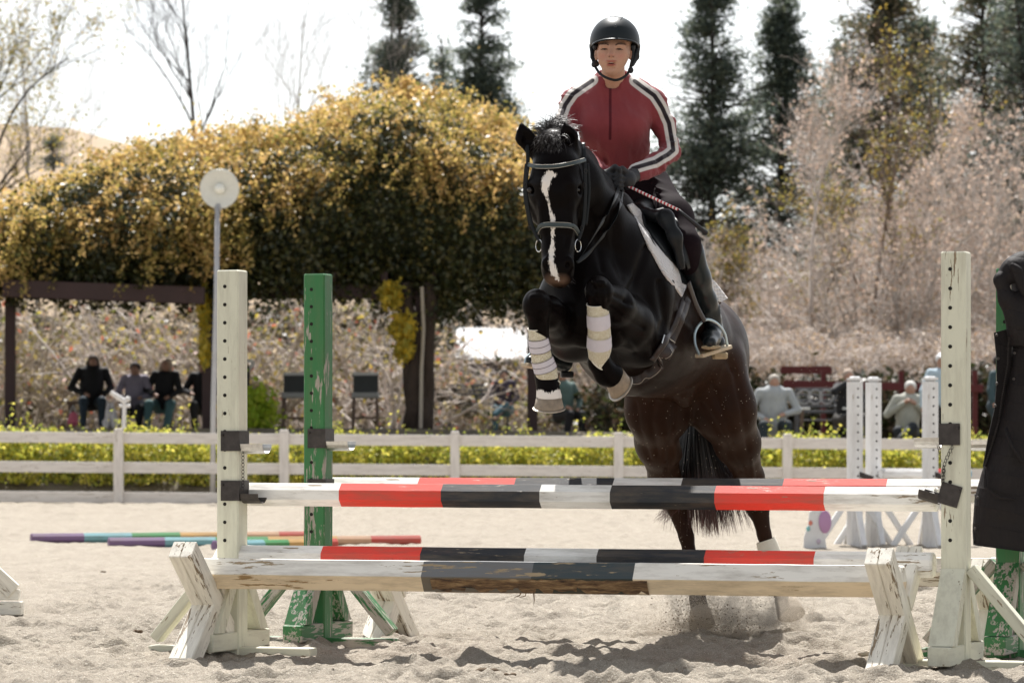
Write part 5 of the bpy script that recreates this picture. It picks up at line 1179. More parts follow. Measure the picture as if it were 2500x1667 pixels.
    b = G(2440, 1346); t = thing('jump_block', (b.x, 29, 0), 'low white and pink painted wooden block behind the green standard on the right', 'jump block'); g = Geo(); g.box((b.x-.25, 29, .12), .30, .2, .12); g.build('block', mw, t); g = Geo(); g.box((b.x-.05, 29.0, .20), .09, .2, .27); g.build('block', plain('pink_paint', (.6, .40, .42), .6), t)
far_standards()
def lamp():
    D = 53.0; t = thing('lamp_post', P(528, 1250, D), 'slim grey lamp post with a round pale lamp, behind the fence beside the cream standard', 'lamp post')
    m = plain('galvanised_pole', (.42, .42, .43), .5, .2, 8, 0, Metallic=.3); g = Geo(); g.tube([P(519, 1245, D), P(521, 1000, D), P(528, 740, D), P(531, 505, D)], [.042, .04, .037, .033], 10); g.build('pole', m, t, smooth=True)
    c = P(536, 461, D); g = Geo(); vs = []; fs = []; n = 32; ns = Vector((-.05, -1, -.12)).normalized(); u = ns.cross(Vector((0, 0, 1))).normalized(); w = u.cross(ns)
    prof = [(0, .05), (.05, .05), (.16, .015), (.25, -.02), (.272, -.03), (.275, .0), (.26, .05), (.18, .14), (.08, .19), (0, .20)]
    for q, (r, d) in enumerate(prof):
        for k in range(n): a = 2*math.pi*k/n; vs.append(c+u*math.cos(a)*r+w*math.sin(a)*r-ns*d)
    for i in range(len(prof)-1):
        for k in range(n): a_ = i*n+k; b_ = i*n+(k+1) % n; fs.append((a_, b_, b_+n, a_+n))
    g.add(vs, fs); g.build('lamp_shade', plain('frosted_lamp', (.66, .66, .60), .35, .06, 12, 0, Transmission_Weight=.0), t, smooth=True)
    g = Geo(); g.tube([c-ns*.05, c+ns*.02], [.075, .07], 20); g.ball(c+ns*.02, (.045, .045, .045), 12, 8); g.build('bulb', plain('lamp_bulb', (.85, .85, .78), .2, .02, 9, 0), t, smooth=True)
    g = Geo(); g.tube([P(531, 512, D), P(533, 500, D)+Vector((0, .08, 0))], [.05, .06], 10); g.build('collar', m, t)
lamp()
# shrubs of the yellow-green hedge
def hedge():
    rs = np.random.RandomState(2); mats = [leaf_mat('hedge_leaves', [(.66, .60, .10), (.55, .54, .08), (.72, .64, .14), (.36, .40, .07), (.20, .24, .05)], .6, .5), plain('hedge_twigs', (.09, .07, .045), .9)]
    protos = []
    for k in range(3):
        n = 4200; ph = rs.uniform(0, 2*math.pi, n); ct = rs.uniform(-.2, 1, n); st = np.sqrt(1-ct**2); r = rs.uniform(.55, 1.0, n)**.5*(.86+.28*vnoise2(ph*2.2, ct*4, k))
        c = np.stack([np.cos(ph)*st*.85*r, np.sin(ph)*st*.5*r, .34+ct*.52*r], 1); c[:, 2] = np.maximum(c[:, 2], .03); v, f = quads(c, c-np.array([0, 0, .2])+rs.normal(size=(n, 3))*.5, rs.uniform(.04, .085, n), rs)
        sp = rs.randint(0, n, 60); top = c[sp]; top = top[top[:, 2] > .7]; 
        if len(top):
            pp, rr = grow(top, np.tile([[0, 0, 1.0]], (len(top), 1))+rs.normal(size=(len(top), 3))*.3, rs.uniform(.1, .35, len(top)), 4, rs, .2); cc = pp[:, 1:].reshape(-1, 3); cc = np.repeat(cc, 3, 0)+rs.normal(size=(len(cc)*3, 3))*.03
            v2, f2 = quads(cc, rs.normal(size=cc.shape), rs.uniform(.03, .06, len(cc)), rs); v, f = join([(v, f), (v2, f2)])
        protos.append((v, f))
        P1, R1 = grow(rs.normal(size=(60, 3))*[.2, .12, 0]+[0, 0, -.05], rs.normal(size=(60, 3))*[.6, .4, .2]+[0, 0, 1], rs.uniform(.4, .9, 60), 6, rs, .2, 0, .014, .004); protos[-1] = (v, f, *strands(P1, R1))
    xs = [-250, -60, 95, 240, 390] + list(range(600, 2700, 150)); made = [None]*3; K = 'rounded yellow-green shrub in the hedge line behind the fence'
    for i, px in enumerate(xs):
        px += rs.uniform(-20, 20); D = 53.7+rs.uniform(-.15, .3); k = i % 3; K = ORD[i]+' yellow-green shrub from the left in the row behind the fence'; x = (px-CX)*D/F; z = .06-.03*px/1000
        s = 1.0+rs.uniform(-.08, .1)
        if made[k] is None:
            o = thing('shrub', (x, D, z), K, 'shrub', 'yellow-green shrubs along the fence'); v, f, v2, f2 = protos[k]
            for nm, a, b, mt in (('foliage', v, f, mats[0]), ('stems_or_core', v2, f2, mats[1])): mesh_obj(nm, a+np.array([x, D, z]), b, mt, o)
            made[k] = o
        else: o = copy_tree(made[k]); o.location = (x, D, z)
        o.scale = (s*1.05, 1, s*(1.27 if px < 500 else 1.20)); o['label'] = K; o.rotation_euler.z = rs.choice([0, math.pi])+rs.uniform(-.15, .15)
        side = 'leftmost' if i == 0 else ''
hedge()
# ---------------------------------------------------------------- beyond the fence: pergola, spectators, vegetation
def interp(pl, x): return np.interp(x, [p[0] for p in pl], [p[1] for p in pl])
def pergola():
    D0 = 58.0; rs = np.random.RandomState(7); t = thing('pergola', P(600, 1045, D0), 'long wooden pergola with dark red beams, buried under a mound of golden creeper', 'pergola')
    mr = plain('dark_red_timber', (.035, .015, .014), .7, .3, 3); Zt = lambda x: float(terrace_z(np.array([x]))[0])
    for px, D, w in ((25, D0, .15), (508, D0, .17), (1030, D0, .2), (1300, D0+1, .16)):
        x = (px-CX)*D/F; g = Geo(); g.beam((x, D, Zt(x)-.1), (x, D, 3.3), w, w, up=(0, 1, 0), ch=.01); g.build('post', mr, t)
    for px0, y0, px1, y1, D in ((-700, 695, 620, 712, D0), (620, 712, 1320, 712, D0), (-700, 700, 1300, 716, 64.5)):
        g = Geo(); g.beam(P(px0, y0, D), P(px1, y1, D), .16, .22, ch=.01); g.build('beam', mr, t)
    g = Geo(); g.beam(P(8, 704, 57.1), P(500, 722, 57.1), .16, .26, ch=.01); g.build('beam', mr, t)
    for i in range(12): x = (-60+125*i-CX)*D0/F; g = Geo(); g.beam((x, D0-.3, 3.42), (x, 65, 3.42), .1, .14, ch=.01); g.build('rafter', mr, t)
    top = [(-700, 640), (-300, 590), (0, 508), (60, 472), (120, 442), (200, 402), (330, 357), (420, 312), (480, 300), (560, 312), (640, 296), (720, 268), (800, 240), (900, 222), (980, 216), (1060, 222), (1150, 245), (1230, 275), (1290, 310), (1330, 380), (1360, 520)]
    sh = [(-700, 660), (0, 560), (200, 520), (400, 500), (500, 500), (620, 470), (760, 430), (850, 370), (1000, 330), (1100, 380), (1200, 420), (1330, 520), (1360, 600)]
    bot = [(-700, 690), (0, 690), (300, 700), (500, 712), (700, 700), (900, 702), (1000, 712), (1060, 740), (1180, 748), (1300, 742), (1360, 735)]
    def surf(px, tt):
        """tt 0 bottom of the front, .4 shoulder, 1 ridge, 1.5 down the back"""
        zt, zs, zb = [.885+(HY-interp(a, px))*D0/F for a in ([(p, q+(36 if q < 480 else 0)) for p, q in top], sh, bot)]; D = np.full_like(px, D0); k = np.clip(tt/.4, 0, 1); bulge = .55*np.sin(k*math.pi*.75)
        z = zb+(zs-zb)*k; D = D0-.1-bulge*1.0; k2 = np.clip((tt-.4)/.6, 0, 1); rise = np.sin(k2*math.pi/2); Dr = 3.6
        D2 = D0-.1-.55*math.sin(math.pi*.75)+(1-np.cos(k2*math.pi/2))*Dr*.6+k2*Dr*.6; zr = HC+(zt-HC)*(D2/D0)*.0+(zt-HC)*1.0*(1+ (Dr*1.1)/D0*k2)
        zr = zs+(zr-zs)*rise; k3 = np.clip((tt-1)/.5, 0, 1)
        D = np.where(tt > .4, D2+k3*2.5, D); z = np.where(tt > .4, zr-(k3**1.5)*(zr-4.3), z); x = (px-CX)*D0/F
        w = (fbm2(x*.8+D*.6, z*.9+D*.5, 3, 31)-.5)*1.0; w2 = (fbm2(x*3.4, z*2.0+D*3.0, 3, 37)-.5)*.75; n = w+w2
        return np.stack([x, D-n*np.where(tt < .4, 1.0, .35), z+n*np.where(tt < .4, .15, .85)], -1)
    px, tt = np.meshgrid(np.linspace(-690, 1355, 150), np.linspace(0, 1.5, 60)); v = surf(px, tt); v[..., 1] += .28; v[..., 2] -= .22*np.clip(tt*4, 0, 1)-.10*(1-np.clip(tt*4, 0, 1)); nx = 150
    i = np.arange(59)[:, None]*nx+np.arange(nx-1)[None]; f = np.stack([i, i+1, i+1+nx, i+nx], -1).reshape(-1, 4)
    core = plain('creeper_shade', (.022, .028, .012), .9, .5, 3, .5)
    V_ = thing('creeper', P(600, 1045, D0), 'creeper of golden sunlit and dark green shaded leaves covering the whole pergola, with drooping sprays', 'creeper')
    mesh_obj('stems_or_core', v.reshape(-1, 3), f, core, V_, smooth=True)  # dark core sheet under the leaves, added to block light
    lt = leaf_mat('sunlit_gold_creeper_leaves', [(.07, .08, .02), (.18, .17, .045), (.34, .27, .075), (.52, .38, .12), (.66, .46, .18), (.54, .34, .13), (.20, .17, .05)], .5, .45, .5, .55, .9)  # gold of the sunlit top is painted into these leaves
    ld = leaf_mat('shaded_green_creeper_leaves', [(.028, .040, .013), (.04, .048, .014), (.07, .062, .015), (.018, .026, .010), (.03, .032, .012)], .2, .45, .5, .5, .8)  # darker copy for the front, its shade painted into the leaf colour
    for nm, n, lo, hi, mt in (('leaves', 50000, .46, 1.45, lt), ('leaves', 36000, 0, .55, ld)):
        a = rs.uniform(-400 if nm else 0, 1358, n); q = rs.uniform(lo, hi, n); c = surf(a, q); e = 1.5
        c2 = surf(a+e*3, q); c3 = surf(a, q+.01); nr = np.cross(c2-c, c3-c); nr /= np.linalg.norm(nr, axis=1, keepdims=True)+1e-9; nr *= np.sign(nr[:, 2:3]*1.0-nr[:, 1:2]); c = c+nr*rs.exponential(.11, n)[:, None]-nr*.05
        v, f = quads(c, nr+rs.normal(size=(n, 3))*.95, rs.uniform(.045, .12, n), rs); mesh_obj(nm, v, f, mt, V_)
    n = 420; b = surf(rs.uniform(-400, 1350, n), rs.uniform(0, .10, n)); pp, rr = grow(b, rs.normal(size=(n, 3))*.25+[0, -.1, -1], rs.uniform(.12, .5, n), 6, rs, .12, -.1, .008, .003); cc = np.repeat(pp.reshape(-1, 3), 7, 0); cc = cc+rs.normal(size=cc.shape)*.06
    v, f = quads(cc, rs.normal(size=cc.shape), rs.uniform(.06, .12, len(cc)), rs); mesh_obj('fringe', v, f, ld, V_)
    # drooping sprays over the front and feathery shoots on the top
    n = 400; a = rs.uniform(-300, 1340, n); q = np.where(rs.rand(n) < .45, rs.uniform(.33, .5, n), rs.uniform(.6, 1.1, n)); b = surf(a, q); dr = np.stack([rs.normal(size=n)*.6, -rs.uniform(.2, 1, n), np.where(q < .5, .1, .9)], 1)
    pp, rr = grow(b, dr, rs.uniform(.4, 1.25, n)*np.where(q < .5, 1, .55), 9, rs, .12, -.22, .012, .004); cc = np.repeat(pp.reshape(-1, 3), 9, 0); cc = cc+rs.normal(size=cc.shape)*.055
    v, f = quads(cc, rs.normal(size=cc.shape)+[0, 0, .5], rs.uniform(.05, .1, len(cc)), rs); mesh_obj('sprays', v, f, lt, V_)
    cb = surf(rs.uniform(-300, 1320, 15), rs.uniform(.36, .50, 15)); cb = np.repeat(cb, 16, 0)+rs.normal(size=(15*16, 3))*[.22, .15, .1]; n = len(cb)
    pp, rr = grow(cb, np.stack([rs.normal(size=n)*.3, -np.ones(n)*.7, np.zeros(n)], 1), np.repeat(rs.uniform(.6, 1.5, 15), 16)*rs.uniform(.6, 1.1, n), 10, rs, .07, -.3, .012, .004); cc = np.repeat(pp.reshape(-1, 3), 6, 0); cc = cc+rs.normal(size=cc.shape)*.05
    v, f = quads(cc, rs.normal(size=cc.shape)+[0, 0, .5], rs.uniform(.05, .1, len(cc)), rs); mesh_obj('sprays', v, f, lt, V_)
    # thick twisted trunk of the creeper with a pale pipe
    tr = plain('creeper_bark', (.045, .030, .022), .95, .5, 6, .8); g = Geo(); r_ = random.Random(3)
    for k in range(9):
        x0 = 1025+r_.uniform(-28, 28); g.tube([P(x0+r_.uniform(-6, 6)+(18 if j > 5 else 0)*math.copysign(1, x0-1025), 1050-(1050-690)*j/7, D0-.2+r_.uniform(-.1, .1)) for j in range(8)], [r_.uniform(.05, .10)]*8, 7)
    g.build('trunk', tr, V_, smooth=True)
    g = Geo(); g.tube([P(1027, 1045, D0-.42), P(1029, 900, D0-.42), P(1034, 800, D0-.42), P(1030, 700, D0-.4)], .028, 8); g.build('pipe', plain('pale_pipe', (.36, .31, .25), .6), V_)
pergola()
def tree_parts(name, loc, label, cat, group, parts, bark, leaves=None, lm=None):
    t = thing(name, loc, label, cat, group); v, f = join([strands(p, r) for p, r in parts]); mesh_obj('trunk', v, f, bark, t, smooth=True)
    if leaves is not None: mesh_obj('crown', leaves[0], leaves[1], lm, t)
    return t
def conifer(px, ty, D, wpx, seed, label, mats, dens=1.0, base_y=1050, lean=0.0, irregular=.3, name='conifer', cat='conifer', grp='dark conifers on the skyline'):
    rs = np.random.RandomState(seed); s = F/D; b = P(px, base_y, D); h = (base_y-ty)/s; w = wpx/s; base = np.array(b)
    nb = int(250*dens); t = rs.uniform(.10, 1, nb)**.85; z = t*h; prof = 1.55*np.clip((1-t)*1.35, .05, 1)**.75*np.clip(.55+t*2, 0, 1); L = w*prof*rs.uniform(1-irregular, 1+irregular*.7, nb); az = rs.uniform(0, 2*math.pi, nb)
    bp = base+np.stack([lean*t*h*.05, 0*t, z], 1); d = np.stack([np.cos(az), np.sin(az), rs.uniform(-.25, .35, nb)+.5*t], 1); pp, rr = grow(bp, d, L, 7, rs, .10, -.05, .04, .01)
    k = int(30*dens); tt = rs.uniform(.12, 1, (nb, k)); fi = tt*6; i0 = np.minimum(fi.astype(int), 5); u = (fi-i0)[..., None]; ii = np.arange(nb)[:, None]
    c = pp[ii, i0]*(1-u)+pp[ii, i0+1]*u; sp = .12+.16*L[:, None, None]*(1.1-tt[..., None]); c = c+rs.normal(size=c.shape)*sp*[1, 1, .55]-[0, 0, .06]; c = c.reshape(-1, 3)
    drop = fbm2((c[:, 0]+c[:, 1]*.3)*2.2, c[:, 2]*2.6, 2, seed) > .45; c = c[drop]; c = np.repeat(c, 3, 0)+rs.normal(size=(len(c)*3, 3))*[.16, .16, .09]
    lv = quads(c, rs.normal(size=c.shape)+[0, 0, .6], rs.uniform(.09, .22, len(c)), rs, .34)
    P0, R0 = grow(base[None], np.array([[lean*.05, 0, 1.0]]), np.array([h]), 14, rs, .01, 0, w*.075+.06, .02)
    return tree_parts(name, (b.x, b.y, b.z), label, cat, grp, [(P0, R0), (pp, rr)], mats[0], lv, mats[1])
BK = plain('dark_bark', (.045, .035, .03), .95, .4, 6, .5); BKG = plain('grey_bark', (.40, .36, .32), .95, .3, 6, .5)
NG = leaf_mat('hazy_conifer_needles', [(.10, .13, .105), (.14, .17, .125), (.07, .095, .08), (.17, .19, .125)], .5, .5)  # greens lightened so that distance haze is painted into the needles
NB = leaf_mat('browning_needles', [(.10, .12, .07), (.19, .16, .09), (.07, .09, .06), (.25, .19, .11), (.12, .13, .08)], .5, .5)
conifer(975, -90, 118, 118, 11, 'tall dark conifer rising above the pergola, left one of the close pair', (BK, NG), 1.5, irregular=.22)
conifer(1163, -110, 120, 120, 12, 'tall dark conifer rising above the pergola, right one of the close pair', (BK, NG), 1.6, lean=.3, irregular=.22)
conifer(1075, 95, 128, 60, 13, 'short ragged conifer between the close pair above the pergola', (BK, NG), .7)
conifer(1742, -50, 110, 175, 14, 'tall dark conifer directly right of the rider\'s shoulder', (BK, NG), 1.5, irregular=.22)
conifer(1912, 0, 112, 165, 15, 'dark conifer with many sky gaps, second to the right of the rider', (BK, NG), 1.35, irregular=.22)
conifer(2040, 100, 125, 130, 16, 'shorter thin conifer between two tall ones right of the rider', (BK, NG), .8)
conifer(2150, -90, 108, 215, 17, 'broad browning conifer reaching out of the top of the picture', (BK, NB), 1.3, irregular=.45)
conifer(2290, 150, 118, 150, 18, 'thin greenish conifer in the gap before the tall trees on the far right', (BK, NB), .8)
conifer(2395, -160, 110, 200, 19, 'tall loose conifer second from the right side', (BK, NB), 1.1, irregular=.5)
conifer(2520, -120, 106, 200, 20, 'dark loose conifer at the right edge', (BK, NG), 1.1, irregular=.5)
conifer(2245, 40, 116, 150, 23, 'slim grey-green conifer between the broad browning one and the far right trees', (BK, NG), 1.0)
conifer(2465, -60, 114, 150, 24, 'grey-green conifer squeezed between the last two tall ones at the right', (BK, NG), 1.0)
conifer(228, 560, 150, 40, 21, 'small dark conifer on the hillside beyond the left end of the pergola', (BK, NG), .35, base_y=760)
conifer(130, 330, 190, 26, 22, 'tiny dark conifer on the brow of the far hill', (BK, NG), .3, base_y=420)
# bare deciduous trees
def bare(px, ty, D, seed, label, bark, levels=(9, 6, 5, 3), spread=.75, r=.10, base_y=1050, leaf=None, nleaf=0, first=.45, up=.3, cat='bare tree', grp='bare trees', lsz=(.05, .11)):
    rs = np.random.RandomState(seed); b = P(px, base_y, D); h = (base_y-ty)/(F/D); parts, tips = branchy(np.array(b), h, spread, rs, levels, r, up, first); lv = None
    if leaf is not None:
        pts = np.concatenate([p.reshape(-1, 3) for p, _ in parts[-2:]]); c = pts[rs.randint(0, len(pts), nleaf)]+rs.normal(size=(nleaf, 3))*.09; lv = quads(c, rs.normal(size=c.shape), rs.uniform(*lsz, nleaf), rs)
    return tree_parts('bare_tree', (b.x, b.y, b.z), label, cat, grp, parts, bark, lv, leaf)
LY = leaf_mat('young_yellow_leaves', [(.40, .28, .06), (.30, .26, .06), (.22, .20, .06)], .5); LP = leaf_mat('pinkish_buds', [(.52, .38, .30), (.56, .42, .33), (.44, .35, .29), (.38, .29, .22)], .5)
LT = leaf_mat('tan_dry_leaves', [(.42, .31, .21), (.50, .38, .27), (.33, .23, .16), (.26, .2, .12)], .4); LR = leaf_mat('red_and_yellow_leaves', [(.45, .34, .22), (.34, .27, .10), (.24, .19, .08), (.50, .40, .28), (.16, .13, .06), (.48, .15, .09), (.50, .38, .08)], .45)
TW = plain('pale_twigs', (.58, .51, .46), .85, .25, 5, 0); TWD = plain('brown_twigs', (.17, .12, .09), .9, .3, 5, 0)
bare(507, -40, 96, 31, 'slim bare tree with a forked dark trunk above the lamp', BK, (8, 6, 5, 3), .55, .13, first=.62)
bare(690, -10, 108, 32, 'pale leafless tree to the right of the forked one, above the pergola', BKG, (10, 6, 5, 3), .7, .08, first=.5)
bare(5, -60, 88, 33, 'spreading tree with sparse yellow leaves at the left edge', BK, (9, 6, 5, 4), .85, .16, leaf=LY, nleaf=5200, first=.45, grp='trees with young leaves', cat='tree')
bare(110, 40, 96, 34, 'thin young tree with yellowish leaves leaning in from the left', BKG, (8, 6, 5, 3), .8, .09, leaf=LY, nleaf=2600, first=.5, grp='trees with young leaves', cat='tree')
for px, ty, D, sd_, la in ((225, 190, 150, 35, 'faint bare sapling on the skyline nearest the left trees'), (262, 230, 150, 36, 'faint bare sapling on the skyline just right of the first'), (375, 215, 150, 37, 'lone faint sapling on the skyline between the left trees and the forked tree'), (860, 110, 130, 38, 'faint grey bare tree touching the left side of the conifer pair'), (615, 60, 140, 39, 'very thin bare tree behind the forked one'), (940, 190, 90, 40, 'reddish bare shrub top standing above the crest of the creeper')):
    bare(px, ty, D, sd_, la, BKG, (7, 5, 4, 3), .5, .04, first=.55)
# thickets: each bush a thing of its own
def bush(px, ty, by, D, wpx, seed, label, bark, leaf, nst=34, nleaf=1500, name='bush', grp='bare twiggy bushes', arch=-.05, lsz=(.05, .11), rad=.02, depth=.6, lv2=16):
    rs = np.random.RandomState(seed); s = F/D; b = P(px, by, D); h = (by-ty)/s; w = wpx/s; base = np.array(b)+rs.normal(size=(nst, 3))*[w*.22, w*.15, 0]; base[:, 2] = b.z-.1
    d = np.stack([(base[:, 0]-b.x)/w*1.3+rs.normal(size=nst)*.35, rs.normal(size=nst)*.35*depth, np.ones(nst)], 1); P0, R0 = grow(base, d, h*rs.uniform(.6, 1.12, nst), 9, rs, .13, arch, rad, rad*.35); parts = [(P0, R0)]
    for k, Lk in ((lv2, .36), (6, .17)):
        n, m, _ = P0.shape; idx = np.repeat(np.arange(n), k); fi = rs.uniform(.15, 1, len(idx))*(m-1); i0 = np.minimum(fi.astype(int), m-2); u = (fi-i0)[:, None]; bb = P0[idx, i0]*(1-u)+P0[idx, i0+1]*u; dd = P0[idx, i0+1]-P0[idx, i0]; dd /= np.linalg.norm(dd, axis=1, keepdims=True)
        q = rs.normal(size=dd.shape)*.8; P0, R0 = grow(bb, dd+q, h*Lk*rs.uniform(.4, 1.1, len(idx)), 5, rs, .22, arch, R0[idx, i0]*.55, .004); parts.append((P0, R0))
    pts = P0.reshape(-1, 3); lv = None
    if leaf is not None: c = pts[rs.randint(0, len(pts), nleaf)]+rs.normal(size=(nleaf, 3))*.05; lv = quads(c, rs.normal(size=c.shape), rs.uniform(*lsz, nleaf), rs)
    t = thing(name, (b.x, b.y, b.z), label, name.replace('_', ' '), grp); v, f = join([strands(p, r) for p, r in parts]); mesh_obj('twigs', v, f, bark, t, smooth=True)
    if lv is not None: mesh_obj('leaves', lv[0], lv[1], leaf, t)
    return t
rr_ = random.Random(12)
TWM = plain('mottled_twigs', (.38, .32, .25), .85, .5, 3, 0)
LYG = leaf_mat('olive_leaves', [(.30, .26, .05), (.16, .17, .04), (.42, .34, .06)], .5)
bl = 'tangled bramble of pale twigs with red and yellow leaves, seen under the pergola'
for i, px in enumerate(range(-80, 1400, 105)):
    bush(px+rr_.uniform(-20, 20), (640 if px < 1050 else 850)+rr_.uniform(-20, 40), 1058, (68 if px < 1050 else 82)+rr_.uniform(-1, 5), 190, 100+i, ORD[i]+' tangled bramble from the left under the pergola, twigs with red and yellow leaves', (TW, TWM)[i % 2], LR if i % 3 else LYG, 13, 650, 'bramble', 'brambles under the pergola', -.09, (.07, .15), .04, lv2=8)
bd = 'dark leafy undergrowth bush behind the seated people'
DL = leaf_mat('dark_undergrowth_leaves', [(.03, .035, .018), (.06, .05, .025), (.05, .06, .02), (.09, .06, .03)], .3)
for i, px in enumerate(range(-60, 2560, 150)):
    bush(px, (700 if px < 1050 else 930) if px < 1500 else 905, 1075, (76 if px < 1050 else 88) if px < 1500 else 66, 260, 200+i, ORD[i]+' dark leafy undergrowth bush from the left, behind the seated people', TWD, DL, 24, 4200, 'undergrowth_bush', 'undergrowth behind the seated people', -.08, (.10, .2), .02, lv2=10)
# right hand thicket: tan and pink bushes in ranks
bt = 'tall tan twiggy bush with pinkish buds in the thicket on the right'
for i in range(26):
    px = 1400+i*46+rr_.uniform(-25, 25); ty = interp([(1400, 640), (1600, 540), (1660, 620), (1850, 640), (1950, 560), (2100, 560), (2200, 520), (2300, 400), (2380, 330), (2520, 280)], px)+rr_.uniform(-60, 90)
    bush(px, ty, 1010, 84+rr_.uniform(-6, 12), 150, 300+i, ORD[i]+' tall twiggy tan bush from the left in the thicket on the right', TW if i % 3 else BKG, LP if (i % 2 or px > 2250) else LT, 17, 900 if px < 2250 else 2600, 'tall_bush', 'tall bushes of the thicket', .02, (.06, .13), .045, lv2=7)
bv = 'mound of pale dry vines at the foot of the thicket'
for i in range(12):
    px = 1690+i*72+rr_.uniform(-20, 20); bush(px, 770+rr_.uniform(-25, 25), 960, 70+rr_.uniform(-2, 3), 170, 400+i, ORD[i]+' mound of pale dry vines from the left, at the foot of the thicket', TW, LT, 46, 3000, 'vine_mound', 'mounds of dry vines', -.20, (.05, .1), .018, lv2=18)
for i, (px, ty) in enumerate(((1985, 330), (2120, 300), (2240, 420), (2010, 560), (2215, 600), (1800, 640))):
    bare(px, ty, 78+i*1.3, 500+i, ('pale bare tree with upright limbs in the middle of the thicket', 'brownish bare tree standing before the broad conifer', 'thin bare tree before the pink buds on the right', 'low pale bare tree in the thicket', 'low leafless tree left of the right cream standard', 'small pale tree close to the horse\'s croup')[i], TW if i % 2 == 0 else TWD, (9, 7, 5, 4), .6, .09, leaf=LP if i % 2 == 0 else LY, nleaf=1500, first=.35, grp='bare trees of the thicket')
# yellow ivy by the trunk and lit tuft by the lamp
YL = leaf_mat('bright_yellow_leaves', [(.80, .60, .07), (.66, .52, .08), (.45, .40, .07)], .6); GL = leaf_mat('lime_leaves', [(.40, .50, .04), (.32, .45, .04), (.45, .50, .06)], .6)
for i, (px, py, w, h, D, m_, la) in enumerate(((955, 720, 30, 26, 57.6, YL, 'upper yellow leafy spray by the creeper trunk'), (985, 800, 34, 34, 57.6, YL, 'middle yellow leafy spray hanging by the creeper trunk'), (988, 855, 26, 20, 57.6, YL, 'lowest yellow leafy spray by the creeper trunk'), (498, 760, 16, 60, 57.7, YL, 'yellow leaf spray on the pergola post by the lamp'), (500, 860, 12, 26, 57.7, YL, 'small yellow leaf spray low on the pergola post'), (620, 1010, 62, 60, 57.0, GL, 'bright lime green tuft lit by the sun behind the fence'))):
    rs = np.random.RandomState(60+i); n = 520 if i < 5 else 1300; c = np.array(P(px, py, D))+rs.normal(size=(n, 3))*[w*.4*D/F, .15, h*.5*D/F]; v, f = quads(c, rs.normal(size=c.shape), rs.uniform(.08, .15, n), rs); o = mesh_obj('leaf_spray' if i < 5 else 'tuft', v, f, m_, origin=P(px, py, D)); tag(o, la, 'plant', 'bright leafy sprays')
# far hill
def hill():
    xs = np.linspace(-260, 260, 80); ys = np.linspace(200, 420, 24); X, Y = np.meshgrid(xs, ys); px = CX+F*X/Y; top = interp([(-2000, 250), (0, 330), (150, 335), (330, 370), (500, 480), (800, 700), (2600, 760), (5000, 800)], px); zr = .885+(HY-top)*330/F
    k = np.clip((Y-200)/130, 0, 1); Z = np.where(Y < 330, -2+(zr+2)*np.sin(k*math.pi/2), zr-(Y-330)*.1)+(fbm2(X*.05, Y*.05, 4, 9)-.5)*2; nx = 80; i = np.arange(23)[:, None]*nx+np.arange(nx-1)[None]; f = np.stack([i, i+1, i+1+nx, i+nx], -1).reshape(-1, 4)
    o = mesh_obj('far_hill', np.stack([X, Y, Z], -1).reshape(-1, 3), f, plain('dry_hillside', (.30, .22, .14), .95, .4, .15, .2), smooth=True); tag(o, kind='structure')
hill()
